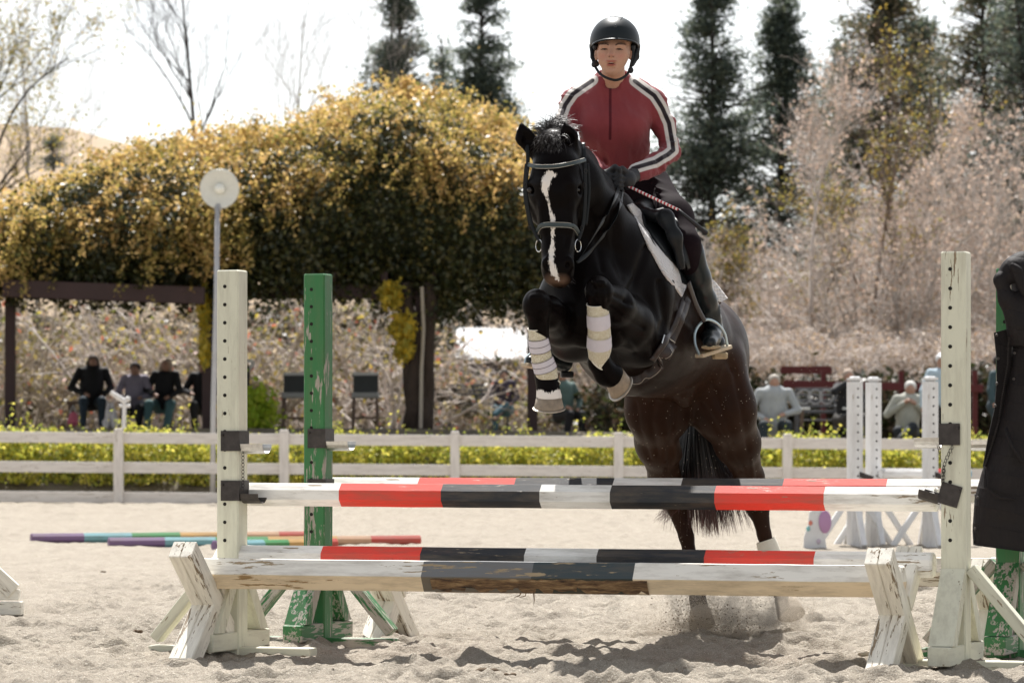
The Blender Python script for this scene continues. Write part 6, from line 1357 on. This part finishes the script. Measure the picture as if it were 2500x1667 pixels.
# ---------------------------------------------------------------- spectators and their furniture
SKIN2 = plain('spectator_skin', (.42, .24, .17), .6, .1, 9, 0)
def cloth(c): return plain('cloth', c, .85, .25, 9, .2)
def spectator(px, hy, D, label, shirt, legs, hair, pose='sit', face=0.0, cross=False, hat=None, hairlen=.0, arm=0, wide=1.0, coat=None):
    """hy: row of the top of the head"""
    top = P(px, hy, D); hs = 1.28 if pose == 'sit' else 1.72; base = Vector((top.x, D, top.z-hs)); t = thing('person', base, label, 'person'); ca, sa = math.cos(face), math.sin(face)
    rl = random.Random(int(px)); ln = rl.uniform(-.09, .09); fw = rl.uniform(0, .14) if pose == 'sit' else 0
    def L(x, y, z):
        k_ = max(0, z-.5); x = x+ln*k_; y = y-fw*k_
        return np.array([base.x+(x*ca-y*sa), base.y+(x*sa+y*ca), base.z+z])       # y<0 is towards the camera
    def bld(name, fn, mat, h=.018):
        S = SDF(tuple(L(0, 0, 0)-[.75, .8, .1]), tuple(L(0, 0, 0)+[.75, .7, hs+.15]), h); fn(S); v, f = S.mesh(); return mesh_obj(name, smooth_mesh(v, f, 1), f, mat, t, smooth=True)
    if pose == 'sit':
        hip = .50; shz = 1.02; hd = 1.17; hx = [(-.10, .05), (.10, .05)]; q_ = random.Random(int(px)+1); knees = [(-.14+q_.uniform(-.06, .05), -.40, .52), (.14+q_.uniform(-.05, .06), -.40, .52)]; feet = [(-.15+q_.uniform(-.08, .08), -.42+q_.uniform(-.1, .15), .06), (.15+q_.uniform(-.08, .08), -.42+q_.uniform(-.1, .15), .06)]
        if cross: knees[1] = (.04, -.42, .58); feet[1] = (-.16, -.62, .33)
    else:
        hip = .95; shz = 1.42; hd = 1.60; hx = [(-.09, 0), (.09, 0)]; knees = [(-.10, -.02, .50), (.10, -.02, .50)]; feet = [(-.11, .0, .05), (.12, .02, .05)]
    el = [(-.27*wide, -.05, shz-.27), (.27*wide, -.05, shz-.27)]; ha = [(-.06, -.28, shz-.38), (.06, -.28, shz-.38)] if pose == 'sit' else [(-.28, -.08, hip-.08), (.28, -.08, hip-.08)]
    a1_, a2_ = rl.uniform(-.07, .09), rl.uniform(-.07, .09); ha = [(ha[0][0]-abs(a1_), ha[0][1]-.05, ha[0][2]+a1_), (ha[1][0]+abs(a2_), ha[1][1], ha[1][2]+a2_)]; el = [(el[0][0]-.02, el[0][1]+a1_*.5, el[0][2]+a1_*.4), (el[1][0]+a2_*.3, el[1][1]-a2_*.5, el[1][2])]
    if arm == 1: ha[0] = (-.05, -.15, hd-.05); el[0] = (-.30, -.12, shz-.08)
    if arm == 2: ha = [(-.03, -.2, shz-.02), (.03, -.2, shz-.04)]
    def body(S):
        S.ell(L(0, 0, hd), (.078, .095, .115), .03); S.chain([L(0, .01, hd-.1), L(0, .01, shz)], [.055, .07], .03); S.ell(L(0, -.095, hd-.01), (.014, .02, .02), .01)
        S.chain([L(0, .03, hip), L(0, .02, shz-.1)], [.13, .12], .04)
        for k in (0, 1):
            s_ = (-1, 1)[k]; S.chain([L(s_*.17*wide, .01, shz), L(*el[k]), L(*ha[k])], [.045, .038, .03], .02); a_ = np.array(L(*ha[k])); 
            for q in range(4): o_ = L(ha[k][0]+(q-1.5)*.018, ha[k][1]-.05, ha[k][2]-.03); S.cone(a_, o_, .018, .009, .006)
            S.cone(a_, L(ha[k][0]-s_*.04, ha[k][1]-.03, ha[k][2]+.01), .016, .010, .006)
            S.chain([L(hx[k][0], hx[k][1], hip), L(*knees[k]), L(*feet[k])], [.07, .05, .035], .03)
    bld('body', body, SKIN2)
    def tor(S):
        S.chain([L(0, .03, hip+.04), L(0, .03, hip+.28), L(0, .02, shz-.06)], [.155*wide, .155*wide, .15*wide], .05); S.chain([L(-.16*wide, .01, shz-.01), L(.16*wide, .01, shz-.01)], [.07, .07], .04)
        for k in (0, 1): S.chain([L((-1, 1)[k]*.17*wide, .01, shz), L(*el[k]), L(*(np.array(el[k])*.25+np.array(ha[k])*.75))], [.068, .056, .045], .02)
    bld('shirt', tor, cloth(shirt))
    def leg(S):
        S.chain([L(-.06, .04, hip), L(.06, .04, hip)], [.14, .14], .04)
        for k in (0, 1): S.chain([L(hx[k][0], hx[k][1], hip), L(*knees[k]), L(feet[k][0], feet[k][1], feet[k][2]+.08)], [.10, .075, .055], .03)
    bld('trousers', leg, cloth(legs))
    def sho(S):
        for k in (0, 1): S.chain([L(feet[k][0], feet[k][1]+.03, feet[k][2]), L(feet[k][0]*1.1, feet[k][1]-.14, feet[k][2]-.01)], [.045, .038], .02)
    bld('shoes', sho, cloth((.25, .16, .10) if cross else (.06, .06, .07)))
    def hr(S):
        S.ell(L(0, .02, hd+.035), (.092, .10, .095), .02)
        if hairlen:
            for s_ in (-1, 1): S.chain([L(s_*.07, .0, hd), L(s_*.09, -.02, hd-hairlen)], [.04, .035], .03)
        if hat: S.cone(L(0, -.05, hd+.06), L(0, -.16, hd+.055), .05, .03, .02, flat=((0, 0, 1), .4))
        S.ell(L(0, -.10, hd-.03), (.07, .05, .075), .01, op='sub')
    bld('hat' if hat else 'hair', hr, cloth(hat or hair))
    return t
blk = (.012, .012, .014)
spectator(222, 868, 64, 'seated person in a black jacket with dark hair, leftmost under the pergola', blk, (.03, .05, .07), (.06, .04, .03), wide=1.25, hairlen=.12, face=.2)
spectator(328, 886, 64, 'seated person in a mottled lilac top with black trousers', (.30, .27, .34), blk, (.03, .02, .018))
spectator(398, 876, 64, 'seated long-haired blonde person in a black top and teal jeans', blk, (.08, .17, .18), (.45, .35, .27), hairlen=.26)
spectator(492, 880, 64.5, 'person in dark clothes half hidden behind the pergola post by the lamp', blk, (.03, .03, .03), (.04, .03, .02))
spectator(1230, 903, 75, 'seated person in a dark vest and teal jeans with legs crossed, beside the bench', (.05, .04, .06), (.05, .12, .15), (.03, .025, .02), cross=True)
spectator(1378, 905, 66, 'person in a pale grey-green jacket bending forward, behind the horse\'s raised hoof', (.10, .16, .145), blk, (.16, .12, .09), wide=1.2, face=.5)
spectator(1888, 916, 58, 'seated grey-haired man in a white patterned shirt, right of the horse\'s haunch', (.36, .38, .39), (.02, .03, .035), (.42, .38, .33), wide=1.3)
spectator(2066, 903, 60, 'person in black, one hand raised to a pale head, behind the leftmost round-topped standard', blk, (.04, .035, .03), (.42, .33, .27), arm=1, face=.4)
spectator(2214, 932, 59, 'seated white-haired person in a pale shirt and pink scarf, legs crossed', (.38, .38, .33), (.02, .025, .03), (.68, .66, .62), cross=True, arm=2, wide=1.15)
spectator(2300, 862, 58, 'standing person in light blue shirt and white cap, left of the right cream standard', (.45, .56, .64), blk, (.2, .15, .1), pose='stand', hat=(.75, .76, .78))
spectator(2443, 866, 57, 'standing person in a dark teal shirt beside the hanging jacket', (.035, .065, .075), (.04, .06, .075), (.03, .02, .02), pose='stand', face=.9)
def furniture():
    wd = plain('dull_plank', (.16, .11, .08), .8, .3, 5); mw = plain('white_plastic_edge', (.70, .70, .68), .5, .05, 5, 0); mk = plain('dark_mesh_fabric', (.03, .03, .032), .9, .2, 9)
    D = 64.2
    for px0, px1, lab in ((165, 262, 'short plank bench under the person in the black jacket'), (290, 430, 'longer plank bench under the two people in the middle')):
        a, b = P(px0, 982, D), P(px1, 982, D); t = thing('bench', a, lab, 'bench', 'plank benches'); g = Geo(); g.beam(a, b, .34, .05); g.build('seat', wd, t)
        for q in (.1, .9): p = a.lerp(b, q); g = Geo(); g.beam(p, Vector((p.x, p.y, 1.12)), .08, .3, up=(0, 1, 0)); g.build('leg', wd, t)
    # garden chair with white curved edge
    o = P(600, 1040, 60); t = thing('garden_chair', o, 'white-edged rounded garden chair with a dark back, right behind the cream standard', 'chair'); g = Geo()
    arc = [P(548+70*math.sin(math.pi*q/12*.92), 905-28*math.sin(math.pi*(q/12)*.7+.5)+(q/12)**3*55, 60+.3*(q/12)) for q in range(13)]; g.tube(arc, .028, 8); g.build('back_rim', mw, t, smooth=True)
    g = Geo(); g.box(P(580, 905, 60.1)+Vector((0, .1, -.1)), .36, .05, .36); g.build('backrest', mk, t); g = Geo(); g.box(P(580, 955, 60), .46, .42, .05); g.build('seat', mw, t)
    for sx in (-1, 1):
        for sy in (-.18, .18): p = P(580, 960, 60)+Vector((sx*.19, sy, 0)); g = Geo(); g.tube([p, Vector((p.x+sx*.03, p.y, 1.12))], .018, 6); g.build('leg', mw, t)
    for px, lab in ((892, 'tall bar chair with a grey back and pale top edge, left of the creeper trunk'), (722, 'tall bar chair mostly hidden by the green standard')):
        o = P(px, 1050, 61); t = thing('bar_chair', o, lab, 'bar chair', 'tall bar chairs'); s = 61/F; x = o.x; g = Geo(); g.box((x, 61.15, HC+(HY-937)*s), .40, .05, .28); g.build('backrest', plain('grey_padding', (.07, .075, .075), .9), t)
        g = Geo(); g.box((x, 61.15, HC+(HY-912)*s), .41, .06, .05); g.build('top_edge', mw, t); g = Geo(); g.box((x, 61, HC+(HY-965)*s), .44, .40, .09, ch=.02); g.build('seat', plain('pale_padding', (.42, .42, .40), .8), t)
        for sx in (-1, 1):
            for sy in (-.16, .16): g = Geo(); g.tube([(x+sx*.18, 61+sy, HC+(HY-970)*s), (x+sx*.2, 61+sy*1.1, 1.05)], .024, 6); g.build('leg', wd, t)
        g = Geo(); g.tube([(x-.18, 60.84, 1.32), (x+.18, 60.84, 1.32)], .02, 6); g.build('foot_rail', wd, t)
    # slatted benches
    mi = plain('grey_iron', (.10, .10, .105), .5, .2, 9, 0, Metallic=.4)
    for px0, px1, y0, D, lab, m_ in ((1098, 1240, 940, 76, 'dark slatted bench beside the person in teal jeans', mi), (1945, 2040, 950, 62, 'ornate iron bench between the grey-haired man and the red post', mi)):
        s = D/F; a, b = P(px0, y0, D), P(px1, y0, D); t = thing('garden_bench', P((px0+px1)/2, 1050, D), lab, 'bench', 'garden benches'); n_ = 5
        for k in range(n_): g = Geo(); z = a.z-k*.09; g.beam((a.x, D+.2, z), (b.x, D+.2, z), .02, .05); g.build('back_slat', m_, t)
        for k in range(4): g = Geo(); g.beam((a.x, D-.2+k*.11, a.z-.50), (b.x, D-.2+k*.11, a.z-.50), .08, .02); g.build('seat_slat', m_, t)
        for x in (a.x, b.x): g = Geo(); g.tube([(x, D+.2, a.z+.02), (x, D+.15, a.z-.5), (x, D+.2, a.z-.95)], .025, 6); g.tube([(x, D-.25, a.z-.95), (x, D-.25, a.z-.28), (x, D+.18, a.z-.26)], .022, 6); g.build('side_frame', m_, t)
        if D == 62:
            g = Geo()
            for cx_ in (-.18, .18, 0): ring(g, Vector(((a.x+b.x)/2+cx_, D+.17, a.z-.12)), .11, .014)
            g.build('ornament_ring', plain('pale_iron', (.4, .4, .4), .5), t)
    # red frame shelter
    mr = plain('red_timber', (.10, .017, .017), .8, .2, 5); o = P(2010, 1065, 63); t = thing('red_frame', o, 'red timber frame under the dry vines behind the seated people on the right', 'frame')
    for px in (2010, 2200, 2380): g = Geo(); g.beam(P(px, 1075, 63), P(px, 905, 63), .085, .085, up=(0, 1, 0)); g.build('post', mr, t)
    for a, b, D_ in (((1912, 937), (2400, 948), 62.9), ((1905, 903), (2030, 903), 64.5)): g = Geo(); g.beam(P(*a, D_), P(*b, D_), .06, .13); g.build('beam', mr, t)
    # tables with pale edges
    for px, lab in ((1958, 'pale narrow table board beside the grey-haired man'), (2072, 'pale table board left of the round-topped standards')):
        o = P(px, 997, 60); t = thing('table', o, lab, 'table', 'pale tables'); g = Geo(); g.box(o, .22, .4, .035); g.build('tabletop', mw, t); g = Geo(); g.tube([o, o-Vector((0, 0, .5))], .03, 6); g.build('leg', wd, t)
    # shed with corrugated roof, wall behind the standing person
    t = thing('shed', P(1210, 1000, 92), 'shed with a white corrugated roof glimpsed between the brambles', 'shed'); D = 92; g = Geo(); vs = []; fs = []; n = 60
    x0, x1 = (1110-CX)*D/F, (1420-CX)*D/F; zt, zb = HC+(HY-800)*95/F, HC+(HY-874)*D/F
    for i in range(n+1): x = x0+(x1-x0)*i/n; w_ = .03*math.cos(i*math.pi); vs += [(x, D, zb+w_), (x, D+3, zt+w_)]
    for i in range(n): fs.append((2*i, 2*i+2, 2*i+3, 2*i+1))
    g.add(vs, fs); g.build('roof', plain('white_roof_sheet', (.66, .66, .66), .4, .06, 2), t); g = Geo(); g.box(((x0+x1)/2, D+1.6, (zb+.6)/2), x1-x0-.2, 2.8, zb-.75); g.build('wall', plain('dim_wall', (.10, .08, .08), .9), t)
    t = thing('outbuilding', P(2390, 1030, 72), 'low grey outbuilding with a white roof edge, seen left of the standing person in teal', 'building'); g = Geo(); g.box(P(2410, 1000, 73), 1.0, 1.2, 1.1); g.build('wall', plain('grey_wall', (.32, .31, .32), .9), t); g = Geo(); g.box(P(2410, 927, 72.6), 1.2, 1.8, .12); g.build('roof', mw, t)
    # white dog sitting, pink bag
    b = P(270, 1044, 60); t = thing('dog', b, 'small white dog sitting below the people under the pergola', 'dog'); S = SDF((b.x-.35, 59.5, b.z-.05), (b.x+.35, 60.5, b.z+.6), .012); q = lambda x, y, z: np.array([b.x+x, 60+y, b.z+z])
    S.chain([q(0, .10, .10), q(0, .02, .24)], [.11, .085], .04); S.chain([q(0, .0, .24), q(0, -.03, .33)], [.07, .065], .03); S.chain([q(0, -.06, .33), q(0, -.13, .31)], [.045, .028], .02)
    for s_ in (-1, 1): S.chain([q(s_*.045, -.03, .22), q(s_*.05, -.06, .02), q(s_*.05, -.10, .015)], [.034, .022, .024], .01); S.chain([q(s_*.08, .08, .08), q(s_*.09, -.03, .03)], [.06, .03], .02); S.chain([q(s_*.04, -.02, .37), q(s_*.055, -.02, .43)], [.022, .007], .01)
    S.chain([q(0, .2, .06), q(.1, .28, .06), q(.16, .24, .10)], [.03, .024, .014], .02); v, f = S.mesh(); mesh_obj('body', v, f, plain('white_fur', (.72, .68, .66), .9), t, smooth=True); g = Geo(); g.ball(q(0, -.162, .315), (.013, .01, .011)); g.build('nose', M_hole, t)
    b = P(178, 1040, 61); t = thing('bag', b, 'small pink bag standing by the first plank bench', 'bag'); S = SDF((b.x-.3, 60.7, b.z-.1), (b.x+.3, 61.3, b.z+.5), .012); S.chain([np.array(b)+[0, 0, .08], np.array(b)+[.01, 0, .16]], [.09, .07], .03); v, f = S.mesh(); mesh_obj('bag_body', v, f, plain('pink_cloth', (.62, .14, .20), .7), t, smooth=True); g = Geo(); g.tube([Vector(b)+Vector((-.05, 0, .2)), Vector(b)+Vector((0, 0, .33)), Vector(b)+Vector((.06, 0, .2))], .01, 6); g.build('handle', mw, t)
furniture()
# ---------------------------------------------------------------- jacket on the green standard, thrown sand, clods
def jacket():
    D = 15.72; t = thing('jacket', P(2460, 900, D), 'long black quilted jacket hung over the green standard on the right', 'jacket'); x = N('black_quilted_nylon'); g3 = x.attr('gc').outputs['Vector']; z = x.sep(g3)
    q = x.math('POWER', x.math('ABSOLUTE', x.math('SINE', x.math('ADD', x.math('MULTIPLY', z[2], 42.0), x.math('MULTIPLY', z[0], 9.0)))), .4)
    x.set(x.mix(x.noise(x.co('Object'), 40, 3), (.014, .012, .013), (.020, .017, .017)), .7, Specular_IOR_Level=.12); h = x.math('ADD', x.math('MULTIPLY', q, .5), x.noise(x.co('Object', (30, 30, 14)), 1, 4)); x.bump(h, .6, .012); m = x.m
    left = [(800, 2478), (840, 2470), (900, 2462), (1000, 2440), (1060, 2428), (1150, 2398), (1212, 2378), (1290, 2374), (1318, 2376)]
    g = Geo(); rows = 60; n = 34; vs = []; fs = []; gs = []; r = random.Random(1)
    for i in range(rows+1):
        k = i/rows; y = 640+(1330-640)*k; lx = interp([(640, 2466), (700, 2470), (760, 2474), (820, 2472), (900, 2464), (1000, 2442), (1060, 2428), (1150, 2398), (1212, 2380), (1290, 2374), (1330, 2376)], y); rx = interp([(640, 2560), (760, 2600), (1330, 2640)], y); cx_, w = (lx+rx)/2, (rx-lx)/2*D/F; dep = interp([(640, .07), (760, .13), (1330, .17)], y); slope = (cx_-2374)*.15
        c = P(cx_, y, D+.03)
        for j in range(n):
            a = 2*math.pi*j/n; rip = 1+.07*math.sin(a*5+k*9)+.05*math.sin(a*9-k*16)+.03*math.sin(k*60); s_ = math.copysign(abs(math.cos(a))**.75, math.cos(a)); x_ = c.x+s_*w; y_ = c.y+math.sin(a)*dep*rip; z_ = c.z-.055*(s_+1)/2*k; vs.append((x_, y_, z_)); gs.append((x_, y_, z_))
    for i in range(rows):
        for j in range(n): a_ = i*n+j; b_ = i*n+(j+1) % n; fs.append((a_, b_, b_+n, a_+n))
    fs.append(tuple(range(n))); fs.append(tuple(range(rows*n, (rows+1)*n))[::-1]); g.add(vs, fs, gs); g.build('body_panel', m, t, smooth=True)
    S = SDF(tuple(npP(2400, 840, D-.45)), tuple(npP(2620, 590, D+.35)), .007)      # hood draped over the top
    S.chain([npP(2500, 650, D-.02), npP(2475, 662, D-.06), npP(2445, 680, D-.08)], [.055, .048, .026], .04); S.chain([npP(2440, 686, D-.09), npP(2458, 730, D-.09), npP(2482, 792, D-.08)], [.022, .030, .040], .03)
    S.chain([npP(2495, 660, D), npP(2505, 740, D-.02), npP(2508, 820, D-.02)], [.060, .065, .085], .05); S.ell(npP(2474, 700, D-.01), (.02, .06, .035), .03, op='sub')
    for k in range(3): S.cone(npP(2470+k*10, 648+k*6, D-.13), npP(2490+k*8, 700+k*14, D-.12), .010, .008, .02)
    v, f = S.mesh(); o = mesh_obj('hood', smooth_mesh(v, f, 2), f, m, t, smooth=True, attrs={'gc': v})
    g = Geo(); c = [P(2427, 812, D-.06), P(2433, 870, D-.06), P(2434, 930, D-.05), P(2428, 1000, D-.04), P(2412, 1070, D-.03), P(2400, 1140, D-.02)]; vs = []; fs = []
    rgt = [P(2470, 800, D-.03), P(2470, 870, D-.02), P(2468, 930, D), P(2455, 1000, D), P(2440, 1070, D), P(2415, 1140, D)]
    for a_, b_ in zip(c, rgt): vs += [a_, b_, b_+Vector((0, .03, 0)), a_+Vector((0, .014, 0))]
    for i in range(5):
        for j in range(4): p = i*4+j; q_ = i*4+(j+1) % 4; fs.append((p, q_, q_+4, p+4))
    fs += [(0, 1, 2, 3), (23, 22, 21, 20)]; g.add(vs, fs); pl = g.build('placket', m, t)
    for (a_, b_) in ((2433, 818), (2437, 875), (2434, 936), (2430, 990)): g = Geo(); g.tube([P(a_, b_, D-.064), P(a_, b_, D-.069)], [.0065, .005], 10); g.build('snap_button', M_steel, pl)
    for (a_, b_) in ((2475, 806), (2474, 862), (2472, 925), (2457, 1101), (2384, 1214), (2377, 1290)): g = Geo(); p = P(a_, b_, D-.02); g.tube([P(a_+3, b_, D-.09 if a_ > 2440 else D-.03), P(a_+3, b_, D-.10 if a_ > 2440 else D-.04)], [.006, .005], 10); g.build('snap_button', M_steel, t)
    zp = [P(2463, 825, D-.085), P(2460, 890, D-.09), P(2448, 960, D-.08), P(2438, 1030, D-.07), P(2420, 1090, D-.06), P(2400, 1150, D-.05), P(2384, 1210, D-.04)]
    g = Geo(); out = []
    for a_, b_ in zip(zp, zp[1:]):
        for k in range(14): p = a_.lerp(b_, k/14); g.box(p, .006, .006, .0028)
    g.build('zip', M_steel, t)
    # pocket welts
    g = Geo(); g.tube([P(2455, 1045, D-.11), P(2470, 1085, D-.135), P(2498, 1130, D-.15)], [(.010, .006)]*3, 8); g.tube([P(2404, 1140, D-.075), P(2406, 1190, D-.09), P(2440, 1215, D-.13), P(2480, 1218, D-.15)], .006, 6); g.build('pocket_welt', m, t, smooth=True)
    g = Geo(); g.tube([P(2378, 1300, D), P(2380, 1316, D-.01), P(2377, 1326, D)], .003, 5); g.build('cord_end', M_gl0(), t)
def M_gl0(): return plain('black_cord', (.012, .012, .012), .7)
jacket()
def blobs(name, c, r, mat, rs, label=None, kind='stuff', squash=1.0):
    """many small rough grains (squashed octahedra)"""
    o8 = np.array([[1, 0, 0], [-1, 0, 0], [0, 1, 0], [0, -1, 0], [0, 0, 1], [0, 0, -1]], float); fa = np.array([[0, 2, 4], [2, 1, 4], [1, 3, 4], [3, 0, 4], [2, 0, 5], [1, 2, 5], [3, 1, 5], [0, 3, 5]]); n = len(c)
    v = o8[None]*r[:, None, None]*rs.uniform(.6, 1.3, (n, 6, 1))*[1, 1, squash]+c[:, None]; f = (fa[None]+(np.arange(n)*6)[:, None, None]).reshape(-1, 3); o = mesh_obj(name, v.reshape(-1, 3), f, mat); tag(o, label, None, None, kind); return o
def sandbits():
    rs = np.random.RandomState(9); ms = plain('flying_sand', (.50, .43, .34), .95, .2, 50, 0); mc = plain('dark_clods', (.20, .15, .11), .95, .4, 60, .2); cs = []; rr = []
    def puff(px, py, D, sx, sy, sd, n, r0, r1, up=0):
        x = rs.normal(size=n)*sx; y = -np.abs(rs.normal(size=n))*sy; d = D+rs.normal(size=n)*sd; c = np.stack([(px+x-CX)*d/F, d, HC-(py+y-HY)*d/F], 1); c = c[c[:, 2] > .01]; cs.append(c); rr.append(rs.uniform(r0, r1, len(c))**1)
    puff(1712, 1552, 17.7, 26, 55, .08, 3800, .0009, .0026); puff(1650, 1556, 17.6, 55, 42, .10, 3000, .0009, .0025); puff(1790, 1556, 17.6, 48, 46, .10, 3200, .0009, .0026); puff(1930, 1545, 17.7, 34, 48, .08, 1800, .0009, .0023)
    # grains flung up around the horse
    n = 900; a = rs.uniform(1430, 2060, n); b = rs.uniform(860, 1520, n); d = rs.uniform(16.2, 17.7, n); cs.append(np.stack([(a-CX)*d/F, d, HC-(b-HY)*d/F], 1)); rr.append(rs.uniform(.0008, .0018, n))
    n = 70; a = rs.normal(1210, 40, n); b = rs.normal(735, 35, n); d = rs.uniform(15.7, 16.3, n); cs.append(np.stack([(a-CX)*d/F, d, HC-(b-HY)*d/F], 1)); rr.append(rs.uniform(.0008, .0015, n))
    for _ in (0,):
        puff(1712, 1552, 17.7, 60, 60, .16, 9000, .0005, .0014); puff(1800, 1556, 17.65, 70, 50, .14, 6000, .0005, .0014); puff(1930, 1545, 17.7, 40, 50, .10, 3500, .0005, .0014)
    blobs('flying_sand', np.concatenate(cs), np.concatenate(rr), ms, rs)
    n = 240; a = np.where(rs.rand(n) < .5, rs.normal(1660, 30, n), rs.normal(1790, 34, n)); b = 1545-np.abs(rs.normal(0, 40, n)); d = 17.5+rs.normal(size=n)*.1; blobs('flung_clods', np.stack([(a-CX)*d/F, d, HC-(b-HY)*d/F], 1), rs.uniform(.0015, .0045, n), mc, rs)
    # pebbles and crumbs on the sand
    n = 2600; x = rs.uniform(-2.6, 2.8, n); y = 13.5+rs.exponential(2.6, n); z = ground_h(x, y)-.002; blobs('sand_crumbs', np.stack([x, y, z], 1), rs.uniform(.002, .0075, n), plain('sand_crumb', (.34, .28, .22), .95, .4, 60, .2), rs, squash=.7)
    mdr = plain('dropping', (.10, .065, .035), .95, .5, 90, .6)
    for i, (px, py, r, lab, k) in enumerate(((1197, 1648, .040, 'lump of brown dropping on the sand in front, larger of the pair', 0), (1245, 1650, .018, 'small brown crumb beside the larger lump on the sand in front', 0), (207, 1512, .024, 'dark brown clod lying alone on the sand at lower left', 0), (252, 1397, .018, 'dark clod on the sand left of the cream standard', 0), (335, 1548, .02, 'small dark clod left of the slanting foot brace', 0), (1050, 1624, .028, 'pale brown clod on the sand just right of the left crossed foot', 0))):
        p = G(px, py); zz = float(ground_h(np.array([p.x]), np.array([p.y]))[0]); S = SDF((p.x-.1, p.y-.1, zz-.05), (p.x+.1, p.y+.1, zz+.1), .004)
        for q in range(5): S.ell((p.x+rs.uniform(-1, 1)*r, p.y+rs.uniform(-1, 1)*r*.6, zz+r*.35), (r*.6, r*.5, r*.45), .006)
        v, f = S.mesh(); o = mesh_obj('clod', v, f, mdr, origin=(p.x, p.y, zz), smooth=True); tag(o, lab, 'clod')
    # sticks lying near the right cream standard
    mw = plain('weathered_stick', (.45, .38, .28), .9, .3, 20, .3)
    for (x0, y0, x1, y1, r, lab) in ((2098, 1610, 2200, 1600, .012, 'broken pale stick on the sand in front of the right crossed foot'), (825, 1568, 880, 1572, .004, 'thin bright splinter on the sand by the green standard')):
        a, b = G(x0, y0), G(x1, y1); a.z = b.z = .02; g = Geo(); g.tube([a, a.lerp(b, .5)+Vector((0, 0, .004)), b], [r*.8, r, r*.5], 6); o = g.build('stick', mw, origin=a); tag(o, lab, 'stick')
sandbits()
def dust():
    x = N('airborne_dust'); x.t.nodes.remove(x.b); pv = x.n('VolumePrincipled'); pv.inputs['Color'].default_value = (.80, .70, .58, 1); pv.inputs['Anisotropy'].default_value = .35
    co = x.co('Object'); nz = x.noise(co, 7, 4, .65); den = x.ramp(nz, [(.46, 0.0), (.68, 1.0)]); g = x.sep(x.co('Object'))
    r2 = x.math('SQRT', x.math('ADD', x.math('ADD', x.math('POWER', x.math('DIVIDE', g[0], .52), 2), x.math('POWER', x.math('DIVIDE', g[1], .25), 2)), x.math('POWER', x.math('DIVIDE', g[2], .36), 2)))
    x.L(x.math('MULTIPLY', x.math('MULTIPLY', den, x.ramp(r2, [(.25, 1.0), (1.0, 0.0)])), 14.0), pv.inputs['Density']); x.L(pv.outputs[0], x.out.inputs['Volume'])
    b = P(1760, 1560, 17.7); G_ = Geo(); G_.ball((b.x, b.y, .04), (.52, .25, .36), 20, 12); o = G_.build('dust_cloud', x.m, origin=(b.x, b.y, .04)); tag(o, 'pale dust thrown up around the hind hooves', kind='stuff')
dust()
